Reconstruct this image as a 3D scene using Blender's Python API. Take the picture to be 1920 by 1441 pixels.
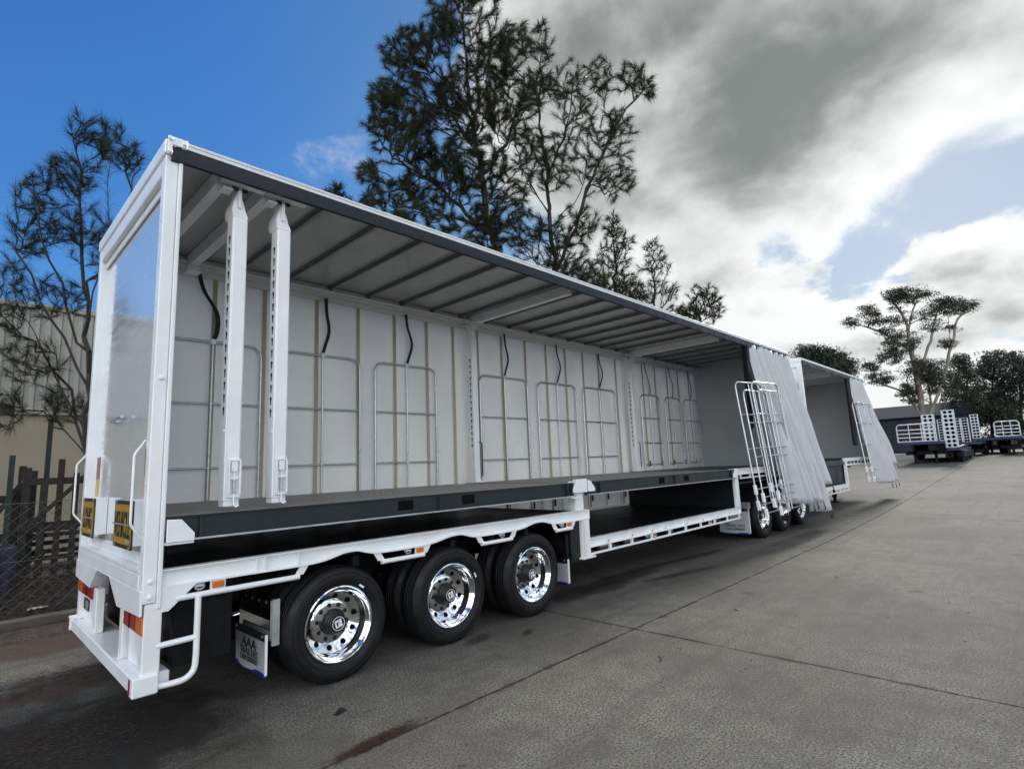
import bpy, bmesh, math, random
import numpy as np
from mathutils import Vector, Matrix

# ---------------------------------------------------------------- camera
S = bpy.context.scene
for o in list(bpy.data.objects):
    bpy.data.objects.remove(o)
C = S.collection
R_ = math.radians
FPX, YAW, PITCH, ROLL = 1023.75, R_(43.944), R_(8.427), R_(-2.369)
CAM = np.array([-0.9675, -4.4017, 1.7087])
def cam_basis():
    f = np.array([math.cos(PITCH)*math.cos(YAW), math.cos(PITCH)*math.sin(YAW), math.sin(PITCH)])
    r = np.array([math.sin(YAW), -math.cos(YAW), 0.0]); u = np.cross(r, f)
    return (math.cos(ROLL)*r + math.sin(ROLL)*u, -math.sin(ROLL)*r + math.cos(ROLL)*u, f)
CR, CU, CF = cam_basis()
def ray(px, py):
    d = CF + CR*(px-960)/FPX + CU*(720.5-py)/FPX
    return d/np.linalg.norm(d)
def at_depth(px, py, depth):
    d = CF + CR*(px-960)/FPX + CU*(720.5-py)/FPX
    return CAM + d*depth
def on_y(px, py, y):
    d = ray(px, py); return CAM + d*(y-CAM[1])/d[1]
def on_x(px, py, x):
    d = ray(px, py); return CAM + d*(x-CAM[0])/d[0]
cd = bpy.data.cameras.new('camera'); cam = bpy.data.objects.new('camera', cd); C.objects.link(cam)
cd.sensor_width = 36; cd.lens = FPX/1920*36; cd.clip_end = 2000; cd.clip_start = 0.05
cam.matrix_world = Matrix(((CR[0],CU[0],-CF[0],CAM[0]),(CR[1],CU[1],-CF[1],CAM[1]),(CR[2],CU[2],-CF[2],CAM[2]),(0,0,0,1)))
S.camera = cam
S.render.resolution_x, S.render.resolution_y = 1024, 768

# ---------------------------------------------------------------- node helpers
class NT:
    def __init__(s, tree): s.t = tree; s.n = tree.nodes; s.l = tree.links
    def node(s, typ, **kw):
        n = s.n.new(typ)
        for k, v in kw.items(): setattr(n, k, v)
        return n
    def link(s, a, b): s.l.new(a, b)
    def put(s, sock, v):
        if isinstance(v, bpy.types.NodeSocket): s.l.new(v, sock)
        else: sock.default_value = v
    def math(s, op, a, b=0.0, c=None, clamp=False):
        n = s.n.new('ShaderNodeMath'); n.operation = op; n.use_clamp = clamp
        s.put(n.inputs[0], a); s.put(n.inputs[1], b)
        if c is not None: s.put(n.inputs[2], c)
        return n.outputs[0]
    def vmath(s, op, a, b=None):
        n = s.n.new('ShaderNodeVectorMath'); n.operation = op
        s.put(n.inputs[0], a)
        if b is not None: s.put(n.inputs[1], b)
        return n.outputs['Value'] if op in ('DOT_PRODUCT', 'LENGTH', 'DISTANCE') else n.outputs[0]
    def ramp(s, v, lo, hi, a=0.0, b=1.0, smooth=True):
        n = s.n.new('ShaderNodeMapRange'); n.interpolation_type = 'SMOOTHSTEP' if smooth else 'LINEAR'
        s.put(n.inputs['Value'], v)
        n.inputs['From Min'].default_value = lo; n.inputs['From Max'].default_value = hi
        s.put(n.inputs['To Min'], a); s.put(n.inputs['To Max'], b)
        return n.outputs[0]
    def mix(s, fac, a, b):
        n = s.n.new('ShaderNodeMix'); n.data_type = 'RGBA'
        s.put(n.inputs[0], fac); s.put(n.inputs[6], a); s.put(n.inputs[7], b)
        return n.outputs[2]
    def noise(s, vec, scale, detail=4, rough=0.55, dist=0.0, out='Fac'):
        n = s.n.new('ShaderNodeTexNoise')
        if vec is not None: s.put(n.inputs['Vector'], vec)
        n.inputs['Scale'].default_value = scale; n.inputs['Detail'].default_value = detail
        n.inputs['Roughness'].default_value = rough; n.inputs['Distortion'].default_value = dist
        return n.outputs[out]
    def mapping(s, vec, loc=(0,0,0), rot=(0,0,0), scl=(1,1,1)):
        n = s.n.new('ShaderNodeMapping'); s.put(n.inputs['Vector'], vec)
        n.inputs['Location'].default_value = loc; n.inputs['Rotation'].default_value = rot; n.inputs['Scale'].default_value = scl
        return n.outputs[0]

# ---------------------------------------------------------------- sky and sun
SUN_AZ, SUN_EL = R_(5.0), R_(27.0)
SUN_DIR = (math.cos(SUN_EL)*math.cos(SUN_AZ), math.cos(SUN_EL)*math.sin(SUN_AZ), math.sin(SUN_EL))
CLOUD_GAIN, BLUE_GAIN = 1.0, 0.08
W = bpy.data.worlds.new('World'); S.world = W; W.use_nodes = True
W.node_tree.nodes.clear(); g = NT(W.node_tree)
sky = g.node('ShaderNodeTexSky', sky_type='NISHITA'); sky.sun_disc = False
sky.sun_elevation = SUN_EL; sky.sun_rotation = R_(90) - SUN_AZ
sky.air_density = 1.0; sky.dust_density = 0.15; sky.ozone_density = 2.5
d = g.node('ShaderNodeTexCoord').outputs['Generated']
sep = g.node('ShaderNodeSeparateXYZ'); g.link(d, sep.inputs[0])
zz = g.math('MAXIMUM', sep.outputs[2], 0.02)
den = g.math('ADD', zz, 0.22)
comb = g.node('ShaderNodeCombineXYZ')
g.link(g.math('DIVIDE', sep.outputs[0], den), comb.inputs[0]); g.link(g.math('DIVIDE', sep.outputs[1], den), comb.inputs[1])
pl = comb.outputs[0]
n_big = g.noise(g.mapping(pl, loc=(3.1, 1.7, 0.0)), 1.15, 9, 0.56, 0.35)
n_mid = g.noise(g.mapping(d, loc=(0.7, 2.3, 1.1), scl=(1, 1, 1.5)), 6.5, 8, 0.58, 0.25)
n_soft = g.noise(g.mapping(d, loc=(4.2, 0.4, 2.0), scl=(1, 1, 1.9)), 3.4, 4, 0.5, 0.3)
n_up = g.noise(g.mapping(d, loc=(0.7, 2.3, 1.1+0.05), scl=(1, 1, 1.5)), 5.0, 4, 0.5, 0.25)
n_rel = g.noise(g.mapping(d, loc=(0.7, 2.3, 1.1), scl=(1, 1, 1.5)), 5.0, 4, 0.5, 0.25)
relief = g.math('SUBTRACT', n_up, n_rel)
def lobe(px, py, k, amp):
    c = tuple(float(v) for v in ray(px, py))
    e = g.math('EXPONENT', g.math('MULTIPLY', g.math('SUBTRACT', g.vmath('DOT_PRODUCT', d, c), 1.0), k))
    return g.math('MULTIPLY', e, amp)
def total(ls):
    a = ls[0]
    for b in ls[1:]: a = g.math('ADD', a, b)
    return a
dens = g.math('ADD', g.math('MULTIPLY', n_big, 0.85), g.math('MULTIPLY', n_mid, 0.75))
bias = total([lobe(1500, 40, 12, .42), lobe(960, 40, 50, .46), lobe(470, 290, 200, .36), lobe(1230, 230, 34, .26), lobe(1360, 330, 60, .16), lobe(1330, 560, 50, .20), lobe(1850, 500, 60, .22),
              lobe(1700, 660, 30, .20), lobe(1480, 530, 200, .14), lobe(620, 300, 130, .60), lobe(1640, 320, 160, .20), lobe(1900, 190, 120, .18),
              lobe(80, 60, 5, -.60), lobe(420, 120, 9, -.36), lobe(1560, 455, 130, -.72), lobe(1690, 425, 260, -.42), lobe(1440, 500, 500, -.2), lobe(1890, 310, 170, -.55), lobe(1800, 360, 400, -.2), lobe(1470, 480, 400, -.30), lobe(1650, 400, 500, .25), lobe(1530, 415, 900, .30)])
D_high = g.math('ADD', g.math('SUBTRACT', dens, 0.745), bias)
# crisp cumulus in the lower part of the sky
low = g.ramp(sep.outputs[2], 0.26, 0.40, 1.0, 0.0)
dl = g.mapping(d, loc=(1.9, 0.3, 0.6), scl=(1, 1, 1.7))
n_low = g.noise(dl, 4.6, 10, 0.60, 0.15)
n_low_up = g.noise(g.mapping(d, loc=(1.9, 0.3, 0.6+0.055), scl=(1, 1, 1.7)), 4.6, 5, 0.52, 0.15)
n_low_s = g.noise(dl, 4.6, 5, 0.52, 0.15)
D_low = g.math('ADD', g.math('MULTIPLY_ADD', n_low, 1.7, -0.80), total([lobe(1310, 500, 90, .26), lobe(1500, 520, 260, .22), lobe(1850, 500, 120, .26), lobe(1690, 330, 300, .30), lobe(1540, 415, 900, .22), lobe(1700, 620, 40, .26), lobe(1300, 350, 90, .25),
        lobe(1600, 440, 260, -.40), lobe(1440, 470, 500, -.22), lobe(1870, 320, 130, -.42), lobe(1740, 410, 420, -.25), lobe(1640, 560, 300, -.16), lobe(80, 60, 5, -.60)]))
D = g.math('ADD', g.math('MULTIPLY', D_high, g.math('SUBTRACT', 1.0, low)), g.math('MULTIPLY', D_low, low))
mask = g.math('ADD', g.math('MULTIPLY', g.ramp(D, -0.08, 0.17), g.math('SUBTRACT', 1.0, low)), g.math('MULTIPLY', g.ramp(D, -0.02, 0.10), low))
core = total([lobe(1600, 20, 11, .52), lobe(1150, 60, 34, .30), lobe(1480, 240, 70, .26), lobe(1400, 250, 160, .16), lobe(1700, 690, 50, .10), lobe(1560, 640, 90, .10), lobe(1660, 320, 160, -.55), lobe(1270, 330, 110, -.30), lobe(1920, 190, 160, -.45), lobe(1800, 500, 60, -.3), lobe(1350, 560, 80, -.25), lobe(1500, 480, 30, -.10)])
t_high = g.ramp(g.math('ADD', g.math('ADD', D_high, core), g.math('ADD', g.math('ADD', g.math('MULTIPLY', g.math('SUBTRACT', n_mid, 0.5), 0.45), g.math('MULTIPLY', relief, 1.6)), g.math('MULTIPLY', g.math('SUBTRACT', n_soft, 0.5), 1.2))), -0.15, 1.55)
t_low = g.ramp(g.math('ADD', g.math('MULTIPLY', D_low, 0.75), g.math('MULTIPLY', g.math('SUBTRACT', n_low_up, n_low_s), 3.2)), 0.05, 0.95, 0.0, 0.85)
thick0 = g.math('ADD', g.math('MULTIPLY', t_high, g.math('SUBTRACT', 1.0, low)), g.math('MULTIPLY', t_low, low))
glow = lobe(1690, 300, 14, 1.0)
# clouds facing the sun are white, clouds in front of it show their grey undersides
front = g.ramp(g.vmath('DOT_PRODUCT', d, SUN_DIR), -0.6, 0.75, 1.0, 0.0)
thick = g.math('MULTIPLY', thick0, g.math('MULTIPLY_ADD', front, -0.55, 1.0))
lit = g.math('ADD', g.math('MULTIPLY_ADD', glow, 0.22, 1.0), g.math('MULTIPLY', front, 3.5))  # clouds opposite the sun boosted to brighten the trailer's near side
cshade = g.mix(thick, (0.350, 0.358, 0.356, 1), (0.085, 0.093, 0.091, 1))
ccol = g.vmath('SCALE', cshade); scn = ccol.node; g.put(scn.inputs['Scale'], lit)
hs = g.node('ShaderNodeHueSaturation'); g.link(sky.outputs[0], hs.inputs['Color']); hs.inputs['Saturation'].default_value = 1.18; hs.inputs['Value'].default_value = 1.0
nb = g.vmath('SCALE', hs.outputs[0]); nb.node.inputs['Scale'].default_value = 0.11
den_ = g.vmath('ADD', g.vmath('MULTIPLY', nb, (1.5, 1.5, 1.5)), (1, 1, 1)); tint = g.mix(g.ramp(g.vmath('DOT_PRODUCT', d, SUN_DIR), 0.45, 0.97), (0.52, 0.89, 1.42, 1), (1.08, 1.08, 1.12, 1))
blue = g.vmath('MULTIPLY', g.vmath('DIVIDE', hs.outputs[0], den_), tint)
bg1 = g.node('ShaderNodeBackground'); g.link(blue, bg1.inputs[0]); bg1.inputs[1].default_value = BLUE_GAIN
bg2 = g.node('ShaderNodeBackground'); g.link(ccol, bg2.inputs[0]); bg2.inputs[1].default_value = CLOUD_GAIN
# thin milky haze towards the horizon
hz = g.ramp(sep.outputs[2], 0.0, 0.14, 0.45, 0.0)
mk = g.math('MAXIMUM', mask, hz)
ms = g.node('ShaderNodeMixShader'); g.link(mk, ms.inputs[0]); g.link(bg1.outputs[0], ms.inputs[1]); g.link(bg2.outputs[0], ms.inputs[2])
wo = g.node('ShaderNodeOutputWorld'); g.link(ms.outputs[0], wo.inputs[0])
sl = bpy.data.lights.new('sun', 'SUN'); sl.energy = 2.0; sl.angle = R_(11); sl.color = (1.0, 0.965, 0.91)
so = bpy.data.objects.new('sun', sl); C.objects.link(so)
so.rotation_euler = Vector(SUN_DIR).to_track_quat('Z', 'Y').to_euler(); so.location = (30, 0, 30)
vs = S.view_settings; vs.view_transform = 'Standard'; vs.look = 'None'; vs.gamma = 1.0; vs.use_curve_mapping = False
vs.exposure = 1.3

# ---------------------------------------------------------------- materials
MATS = {}
def pmat(name, col, rough=0.5, metal=0.0, spec=0.5, coat=0.0, bump=None, var=None, trans=0.0, sheen=0.0, objco=True):
    """procedural Principled material; var=(scale, amount) mottles the colour, bump=(scale, strength, distance)"""
    m = bpy.data.materials.new(name); m.use_nodes = True; MATS[name] = m
    t = NT(m.node_tree); b = m.node_tree.nodes['Principled BSDF']
    b.inputs['Base Color'].default_value = (*col, 1); b.inputs['Roughness'].default_value = rough
    b.inputs['Metallic'].default_value = metal; b.inputs['Specular IOR Level'].default_value = spec
    b.inputs['Coat Weight'].default_value = coat; b.inputs['Coat Roughness'].default_value = 0.12
    tc = t.node('ShaderNodeTexCoord').outputs['Object']
    if var:
        n = t.noise(tc, var[0], 6, 0.6)
        f = t.ramp(n, 0.3, 0.7, 1-var[1], 1+var[1])
        mx = t.node('ShaderNodeVectorMath', operation='SCALE'); mx.inputs[0].default_value = col; t.link(f, mx.inputs['Scale'])
        t.link(mx.outputs[0], b.inputs['Base Color'])
        t.link(t.ramp(n, 0.3, 0.7, max(0.02, rough*(1-var[1]*1.5)), min(1, rough*(1+var[1]*1.5))), b.inputs['Roughness'])
    if bump:
        n = t.noise(tc, bump[0], 3, 0.6)
        bp = t.node('ShaderNodeBump'); bp.inputs['Strength'].default_value = bump[1]; bp.inputs['Distance'].default_value = bump[2]
        t.link(n, bp.inputs['Height']); t.link(bp.outputs[0], b.inputs['Normal'])
    if trans:
        tr = t.node('ShaderNodeBsdfTranslucent'); tr.inputs[0].default_value = (*col, 1)
        mx = t.node('ShaderNodeMixShader'); mx.inputs[0].default_value = trans
        out = m.node_tree.nodes['Material Output']
        t.link(b.outputs[0], mx.inputs[1]); t.link(tr.outputs[0], mx.inputs[2]); t.link(mx.outputs[0], out.inputs[0])
    return m
pmat('white_paint', (.84, .85, .845), .32, coat=.25, bump=(260, .10, .002), var=(2.2, .055))
pmat('white_alu', (.74, .75, .75), .38, bump=(120, .05, .002), var=(4, .04))
pmat('roof_skin', (.42, .42, .40), .22, var=(1.6, .06), bump=(3, .10, .01), trans=.02)
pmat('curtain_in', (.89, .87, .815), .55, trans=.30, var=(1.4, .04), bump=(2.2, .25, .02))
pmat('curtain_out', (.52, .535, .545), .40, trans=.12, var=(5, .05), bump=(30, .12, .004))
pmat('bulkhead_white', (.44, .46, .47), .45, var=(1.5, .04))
pmat('valance', (.010, .012, .018), .48, spec=.4, var=(6, .2), bump=(14, .08, .004))
pmat('deck_black', (.004, .0042, .005), .42, spec=.3, var=(3, .1), bump=(60, .08, .003))
pmat('chassis_black', (.003, .003, .0033), .6, spec=.25, var=(8, .2))
pmat('slate_steel', (.017, .022, .024), .45, spec=.35, var=(4, .12))
pmat('slate_dark', (.006, .010, .012), .5, spec=.35, var=(3, .12))
pmat('tan_web', (.42, .35, .22), .75, bump=(300, .2, .002))
pmat('black_web', (.012, .012, .013), .7)
pmat('alu_tube', (.55, .56, .57), .34, metal=.85, var=(20, .15))
pmat('galv', (.50, .51, .52), .42, metal=.7, var=(14, .12))
pmat('chrome', (.86, .87, .88), .045, metal=1.0)
pmat('rubber', (.0050, .0052, .0060), .58, spec=.35, var=(9, .18), bump=(80, .1, .003))
pmat('hub_black', (.004, .004, .0045), .38)
pmat('hole_dark', (.004, .004, .004), .9, spec=.1)
pmat('lamp_red', (.32, .012, .012), .18, coat=.4, bump=(180, .25, .003))
pmat('lamp_amber', (.60, .15, .010), .2, coat=.4, bump=(180, .25, .003))
pmat('tape_red', (.26, .008, .022), .3)
pmat('tape_yellow', (.62, .36, .05), .3)
pmat('sign_yellow', (.36, .20, .010), .4, var=(8, .05))
pmat('print_black', (.01, .01, .01), .5)
pmat('print_white', (.85, .85, .85), .4)
pmat('flap_white', (.50, .51, .53), .5, var=(6, .06))
pmat('flap_blue', (.012, .022, .16), .45)
pmat('deck_blue', (.012, .023, .075), .45, var=(5, .15))
pmat('ramp_white', (.55, .57, .58), .5, var=(3, .06))
pmat('green_steel', (.012, .024, .017), .6, var=(9, .3))
pmat('rust_steel', (.030, .015, .011), .8, var=(14, .35))
pmat('weathered_wood', (.024, .020, .016), .85, var=(12, .35), bump=(40, .4, .006))
pmat('navy_plastic', (.006, .010, .028), .5, var=(6, .2))
pmat('shed_navy', (.012, .016, .024), .6, var=(1.2, .12))
pmat('bark_dark', (.026, .022, .018), .9, bump=(18, .6, .03), var=(6, .3))
pmat('bark_gum', (.20, .17, .135), .8, bump=(6, .4, .03), var=(1.5, .35))
pmat('needle', (.036, .040, .021), .8, spec=.08, trans=.28, var=(.6, .5))
pmat('needle_dry', (.050, .024, .014), .85, var=(30, .35))
pmat('shed_roof', (.014, .018, .026), .95, spec=.05)
pmat('rib_grey', (.20, .205, .21), .4, metal=.3)
pmat('gum_leaf', (.038, .048, .030), .7, spec=.2, trans=.15, var=(.25, .35))
pmat('dark_leaf', (.027, .038, .021), .55, trans=.15, var=(.22, .40))
pmat('twig', (.060, .047, .035), .9, var=(20, .35))
pmat('soil', (.034, .027, .021), .95, var=(5, .35), bump=(30, .6, .02))
pmat('litter_white', (.6, .6, .58), .6)
pmat('wire', (.13, .125, .115), .5, metal=.5)
pmat('kerb', (.095, .083, .07), .9, var=(4, .25), bump=(50, .4, .006))
pmat('block_wall', (.29, .25, .18), .85, var=(1.1, .10), bump=(25, .25, .006))
pmat('cladding', (.33, .315, .275), .55, var=(.8, .08))

# rear panel: glossy sheet with faint horizontal brushed unevenness
m = pmat('gloss_panel', (.84, .87, .90), .06, metal=.6)
t = NT(m.node_tree); b = m.node_tree.nodes['Principled BSDF']
n = t.noise(t.mapping(t.node('ShaderNodeTexCoord').outputs['Object'], scl=(1, .8, 9)), 2.2, 5, .6)
bp = t.node('ShaderNodeBump'); bp.inputs['Strength'].default_value = .06; bp.inputs['Distance'].default_value = .010
t.link(n, bp.inputs['Height']); t.link(bp.outputs[0], b.inputs['Normal'])
t.link(t.ramp(n, .35, .7, .06, .17), b.inputs['Roughness'])

# perforated / chequered mezzanine plate
m = pmat('tread_plate', (.075, .072, .066), .5)
t = NT(m.node_tree); b = m.node_tree.nodes['Principled BSDF']
tc = t.node('ShaderNodeTexCoord').outputs['Object']
vo = t.node('ShaderNodeTexVoronoi', feature='F1'); vo.inputs['Scale'].default_value = 17; vo.inputs['Randomness'].default_value = .10
t.link(t.mapping(tc, rot=(0, 0, .785), scl=(1, .62, 1)), vo.inputs['Vector'])
hole = t.ramp(vo.outputs['Distance'], .22, .34)
t.link(t.mix(hole, (.018, .017, .016, 1), t.mix(t.noise(tc, 2.5, 5), (.215, .200, .176, 1), (.160, .150, .134, 1))), b.inputs['Base Color'])
bp = t.node('ShaderNodeBump'); bp.inputs['Strength'].default_value = .8; bp.inputs['Distance'].default_value = .006
t.link(hole, bp.inputs['Height']); t.link(bp.outputs[0], b.inputs['Normal'])

# yard concrete: aggregate speckle, broom streaks, a large dark patch and oil stains with shapes of their own
m = pmat('concrete', (.26, .25, .235), .85)
t = NT(m.node_tree); b = m.node_tree.nodes['Principled BSDF']
pos = t.node('ShaderNodeNewGeometry').outputs['Position']
fine = t.noise(pos, 170, 3, .7); grit = t.noise(pos, 62, 5, .7); mid = t.noise(pos, 4.2, 8, .68, .4); big = t.noise(pos, .42, 5, .6, .5)
streak = t.noise(t.mapping(pos, rot=(0, 0, .1), scl=(.35, 3.2, 1)), 1.3, 6, .65, .3)
col = t.mix(t.ramp(grit, .38, .60), (.070, .068, .062, 1), (.400, .388, .355, 1))
col = t.mix(t.ramp(fine, .50, .66, 0, .85), col, (.060, .057, .052, 1))
col = t.mix(t.ramp(t.noise(pos, 60, 2, .5), .60, .70, 0, .6), col, (.46, .45, .42, 1))
col = t.mix(t.ramp(mid, .40, .68, 0, .55), col, (.125, .118, .108, 1))
col = t.mix(t.ramp(big, .42, .62, 0, .55), col, (.125, .117, .104, 1))
col = t.mix(t.ramp(streak, .48, .70, 0, .5), col, (.110, .105, .098, 1))
for sc, lo_, hi_, k_ in ((.9, .05, .11, .75), (2.3, .03, .07, .6), (.45, .16, .40, .35)):
    vd = t.node('ShaderNodeTexVoronoi', feature='F1'); vd.inputs['Scale'].default_value = sc
    wv = t.vmath('SCALE', t.noise(pos, 5, 3, .6, out='Color')); wv.node.inputs['Scale'].default_value = .25; t.link(t.vmath('ADD', pos, wv), vd.inputs['Vector'])
    sepc = t.node('ShaderNodeSeparateColor'); t.link(vd.outputs['Color'], sepc.inputs[0])
    sel = t.ramp(sepc.outputs[0], .45, .75)
    col = t.mix(t.math('MULTIPLY', t.math('MULTIPLY', t.ramp(vd.outputs['Distance'], lo_, hi_, 1, 0), sel), k_), col, (.075, .068, .058, 1))
wob = t.noise(pos, 1.9, 5, .65, .6)
jsep = t.node('ShaderNodeSeparateXYZ'); t.link(pos, jsep.inputs[0])
for ax_, v_ in ((1, -1.12), (0, 4.1), (0, 15.4), (0, 27.5), (1, -13.5)):
    dj = t.math('ABSOLUTE', t.math('SUBTRACT', jsep.outputs[ax_], v_))
    dj = t.math('SUBTRACT', dj, t.math('MULTIPLY', t.math('SUBTRACT', mid, .45), .16))
    col = t.mix(t.ramp(dj, .0, .020, .7, 0), col, (.060, .050, .040, 1))
sp = t.node('ShaderNodeSeparateXYZ'); t.link(pos, sp.inputs[0])
def stain(cx, cy, rx, ry, rot=0.0, edge=.55, amp=1.1):
    mp = t.node('ShaderNodeMapping', vector_type='TEXTURE'); t.link(pos, mp.inputs['Vector'])
    mp.inputs['Location'].default_value = (cx, cy, 0); mp.inputs['Rotation'].default_value = (0, 0, rot); mp.inputs['Scale'].default_value = (rx, ry, 1e5)
    ln = t.vmath('LENGTH', mp.outputs[0])
    return t.ramp(t.math('ADD', ln, t.math('MULTIPLY', t.math('SUBTRACT', wob, .5), amp)), edge, 1.05, 1, 0)
def blend(col, f, k, c):
    return t.mix(t.math('MULTIPLY', f, k), col, c)
dark_patch = stain(-.75, .15, 1.95, 1.5, .5)                       # darker, slightly smoother patch behind the trailer
col = blend(col, dark_patch, .86, (.030, .027, .024, 1))
smooth_mask = dark_patch
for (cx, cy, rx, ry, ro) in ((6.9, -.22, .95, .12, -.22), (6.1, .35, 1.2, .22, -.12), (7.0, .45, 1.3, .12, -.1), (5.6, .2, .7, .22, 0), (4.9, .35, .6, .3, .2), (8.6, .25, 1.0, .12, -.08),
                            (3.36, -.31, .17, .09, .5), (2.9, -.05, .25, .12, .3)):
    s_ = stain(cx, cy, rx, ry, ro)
    col = blend(col, s_, .72, (.040, .037, .034, 1)); smooth_mask = t.math('MAXIMUM', smooth_mask, s_)
for (cx, cy, rx, ry, ro) in ((1.08, -1.06, .32, .035, .05), (3.36, -.30, .10, .05, .5), (-.1, 1.9, .8, .35, .3), (-.25, 3.6, 1.6, .5, .0)):
    col = blend(col, stain(cx, cy, rx, ry, ro), .6, (.085, .045, .028, 1))
sc_ = t.vmath('SCALE', col); sc_.node.inputs['Scale'].default_value = 1.0; col = t.vmath('MULTIPLY', sc_, (.530, .522, .495))
b.inputs['Specular IOR Level'].default_value = .12
t.link(col, b.inputs['Base Color'])
t.link(t.ramp(smooth_mask, 0, 1, .88, .72), b.inputs['Roughness'])
bp = t.node('ShaderNodeBump'); bp.inputs['Strength'].default_value = .30; bp.inputs['Distance'].default_value = .006
t.link(t.math('ADD', t.math('MULTIPLY', fine, .5), grit), bp.inputs['Height']); t.link(bp.outputs[0], b.inputs['Normal'])

# ---------------------------------------------------------------- mesh helpers
rng = np.random.default_rng(7); random.seed(7)
class MB:
    def __init__(s): s.v = []; s.f = []
    def add(s, vs, fs):
        o = len(s.v); s.v += [tuple(map(float, p)) for p in vs]; s.f += [tuple(i+o for i in f) for f in fs]; return s
    def box(s, x0, x1, y0, y1, z0, z1):
        return s.add([(x0,y0,z0),(x1,y0,z0),(x1,y1,z0),(x0,y1,z0),(x0,y0,z1),(x1,y0,z1),(x1,y1,z1),(x0,y1,z1)],
                     [(0,3,2,1),(4,5,6,7),(0,1,5,4),(1,2,6,5),(2,3,7,6),(3,0,4,7)])
    def prism(s, poly, axis, a, b):
        """poly: 2D outline (counter-clockwise); axis 'x': (y,z), 'y': (x,z), 'z': (x,y)"""
        def P(p, q): return {'x': (q, p[0], p[1]), 'y': (p[0], q, p[1]), 'z': (p[0], p[1], q)}[axis]
        n = len(poly); vs = [P(p, a) for p in poly] + [P(p, b) for p in poly]
        fs = [tuple(range(n-1, -1, -1)), tuple(range(n, 2*n))] + [(i, (i+1) % n, n+(i+1) % n, n+i) for i in range(n)]
        return s.add(vs, fs)
    def tube(s, pts, r, n=8, closed=False):
        pts = [Vector(p) for p in pts]; k = len(pts); rings = []
        rr = r if hasattr(r, '__len__') else [r]*k
        up = None
        for i, p in enumerate(pts):
            if closed: t_ = (pts[(i+1) % k]-pts[i-1]).normalized()
            else: t_ = (pts[min(i+1, k-1)]-pts[max(i-1, 0)]).normalized()
            if up is None: up = Vector((0,0,1)) if abs(t_.z) < .9 else Vector((0,1,0))
            a = t_.cross(up).normalized(); up = a.cross(t_).normalized()
            rings.append([p + (a*math.cos(q)+up*math.sin(q))*rr[i] for q in [2*math.pi*j/n for j in range(n)]])
        vs = [q for ring in rings for q in ring]; fs = []
        for i in range(k if closed else k-1):
            o0, o1 = i*n, ((i+1) % k)*n
            fs += [(o0+j, o0+(j+1) % n, o1+(j+1) % n, o1+j) for j in range(n)]
        if not closed: fs += [tuple(range(n-1, -1, -1)), tuple(range((k-1)*n, k*n))]
        return s.add(vs, fs)
    def bar(s, p, q, w, h, up=(0,0,1)):
        p, q = Vector(p), Vector(q); t_ = (q-p).normalized(); a = t_.cross(Vector(up)).normalized(); u = a.cross(t_)
        vs = [e + a*sx*w/2 + u*sz*h/2 for e in (p, q) for sx, sz in ((-1,-1),(1,-1),(1,1),(-1,1))]
        return s.add(vs, [(0,3,2,1),(4,5,6,7),(0,1,5,4),(1,2,6,5),(2,3,7,6),(3,0,4,7)])
    def strip(s, pts, side, w, th):
        """flat ribbon with thickness along pts; side = width direction"""
        sd = Vector(side).normalized(); pts = [Vector(p) for p in pts]; k = len(pts); vs = []
        for i, p in enumerate(pts):
            t_ = (pts[min(i+1, k-1)]-pts[max(i-1, 0)]).normalized(); nn = t_.cross(sd).normalized()
            vs += [p-sd*w/2-nn*th/2, p+sd*w/2-nn*th/2, p+sd*w/2+nn*th/2, p-sd*w/2+nn*th/2]
        fs = [(0,3,2,1), tuple(range(4*k-4, 4*k))]
        for i in range(k-1):
            o = 4*i; fs += [(o+j, o+(j+1) % 4, o+4+(j+1) % 4, o+4+j) for j in range(4)]
        return s.add(vs, fs)
    def lathe(s, prof, n=48, c=(0,0,0), closed=False):
        """prof: (radius, y) around the Y axis"""
        k = len(prof); vs = []
        for (r, y) in prof:
            vs += [(c[0]+r*math.cos(2*math.pi*j/n), c[1]+y, c[2]+r*math.sin(2*math.pi*j/n)) for j in range(n)]
        fs = []
        for i in range(k if closed else k-1):
            a, b_ = i*n, ((i+1) % k)*n
            fs += [(a+j, a+(j+1) % n, b_+(j+1) % n, b_+j) for j in range(n)]
        return s.add(vs, fs)
    def grid(s, P, th=0.0):
        """P[i][j] points -> sheet"""
        nu, nv = len(P), len(P[0]); vs = [q for row in P for q in row]
        return s.add(vs, [(i*nv+j, (i+1)*nv+j, (i+1)*nv+j+1, i*nv+j+1) for i in range(nu-1) for j in range(nv-1)])
    def mesh(s, name, smooth=None, fixn=True):
        me = bpy.data.meshes.new(name); me.from_pydata(s.v, [], s.f); 
        if fixn:
            bm = bmesh.new(); bm.from_mesh(me); bmesh.ops.recalc_face_normals(bm, faces=bm.faces); bm.to_mesh(me); bm.free()
        if smooth: me.shade_smooth(); me.set_sharp_from_angle(angle=R_(smooth))
        me.update(); return me
WM = {}
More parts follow.
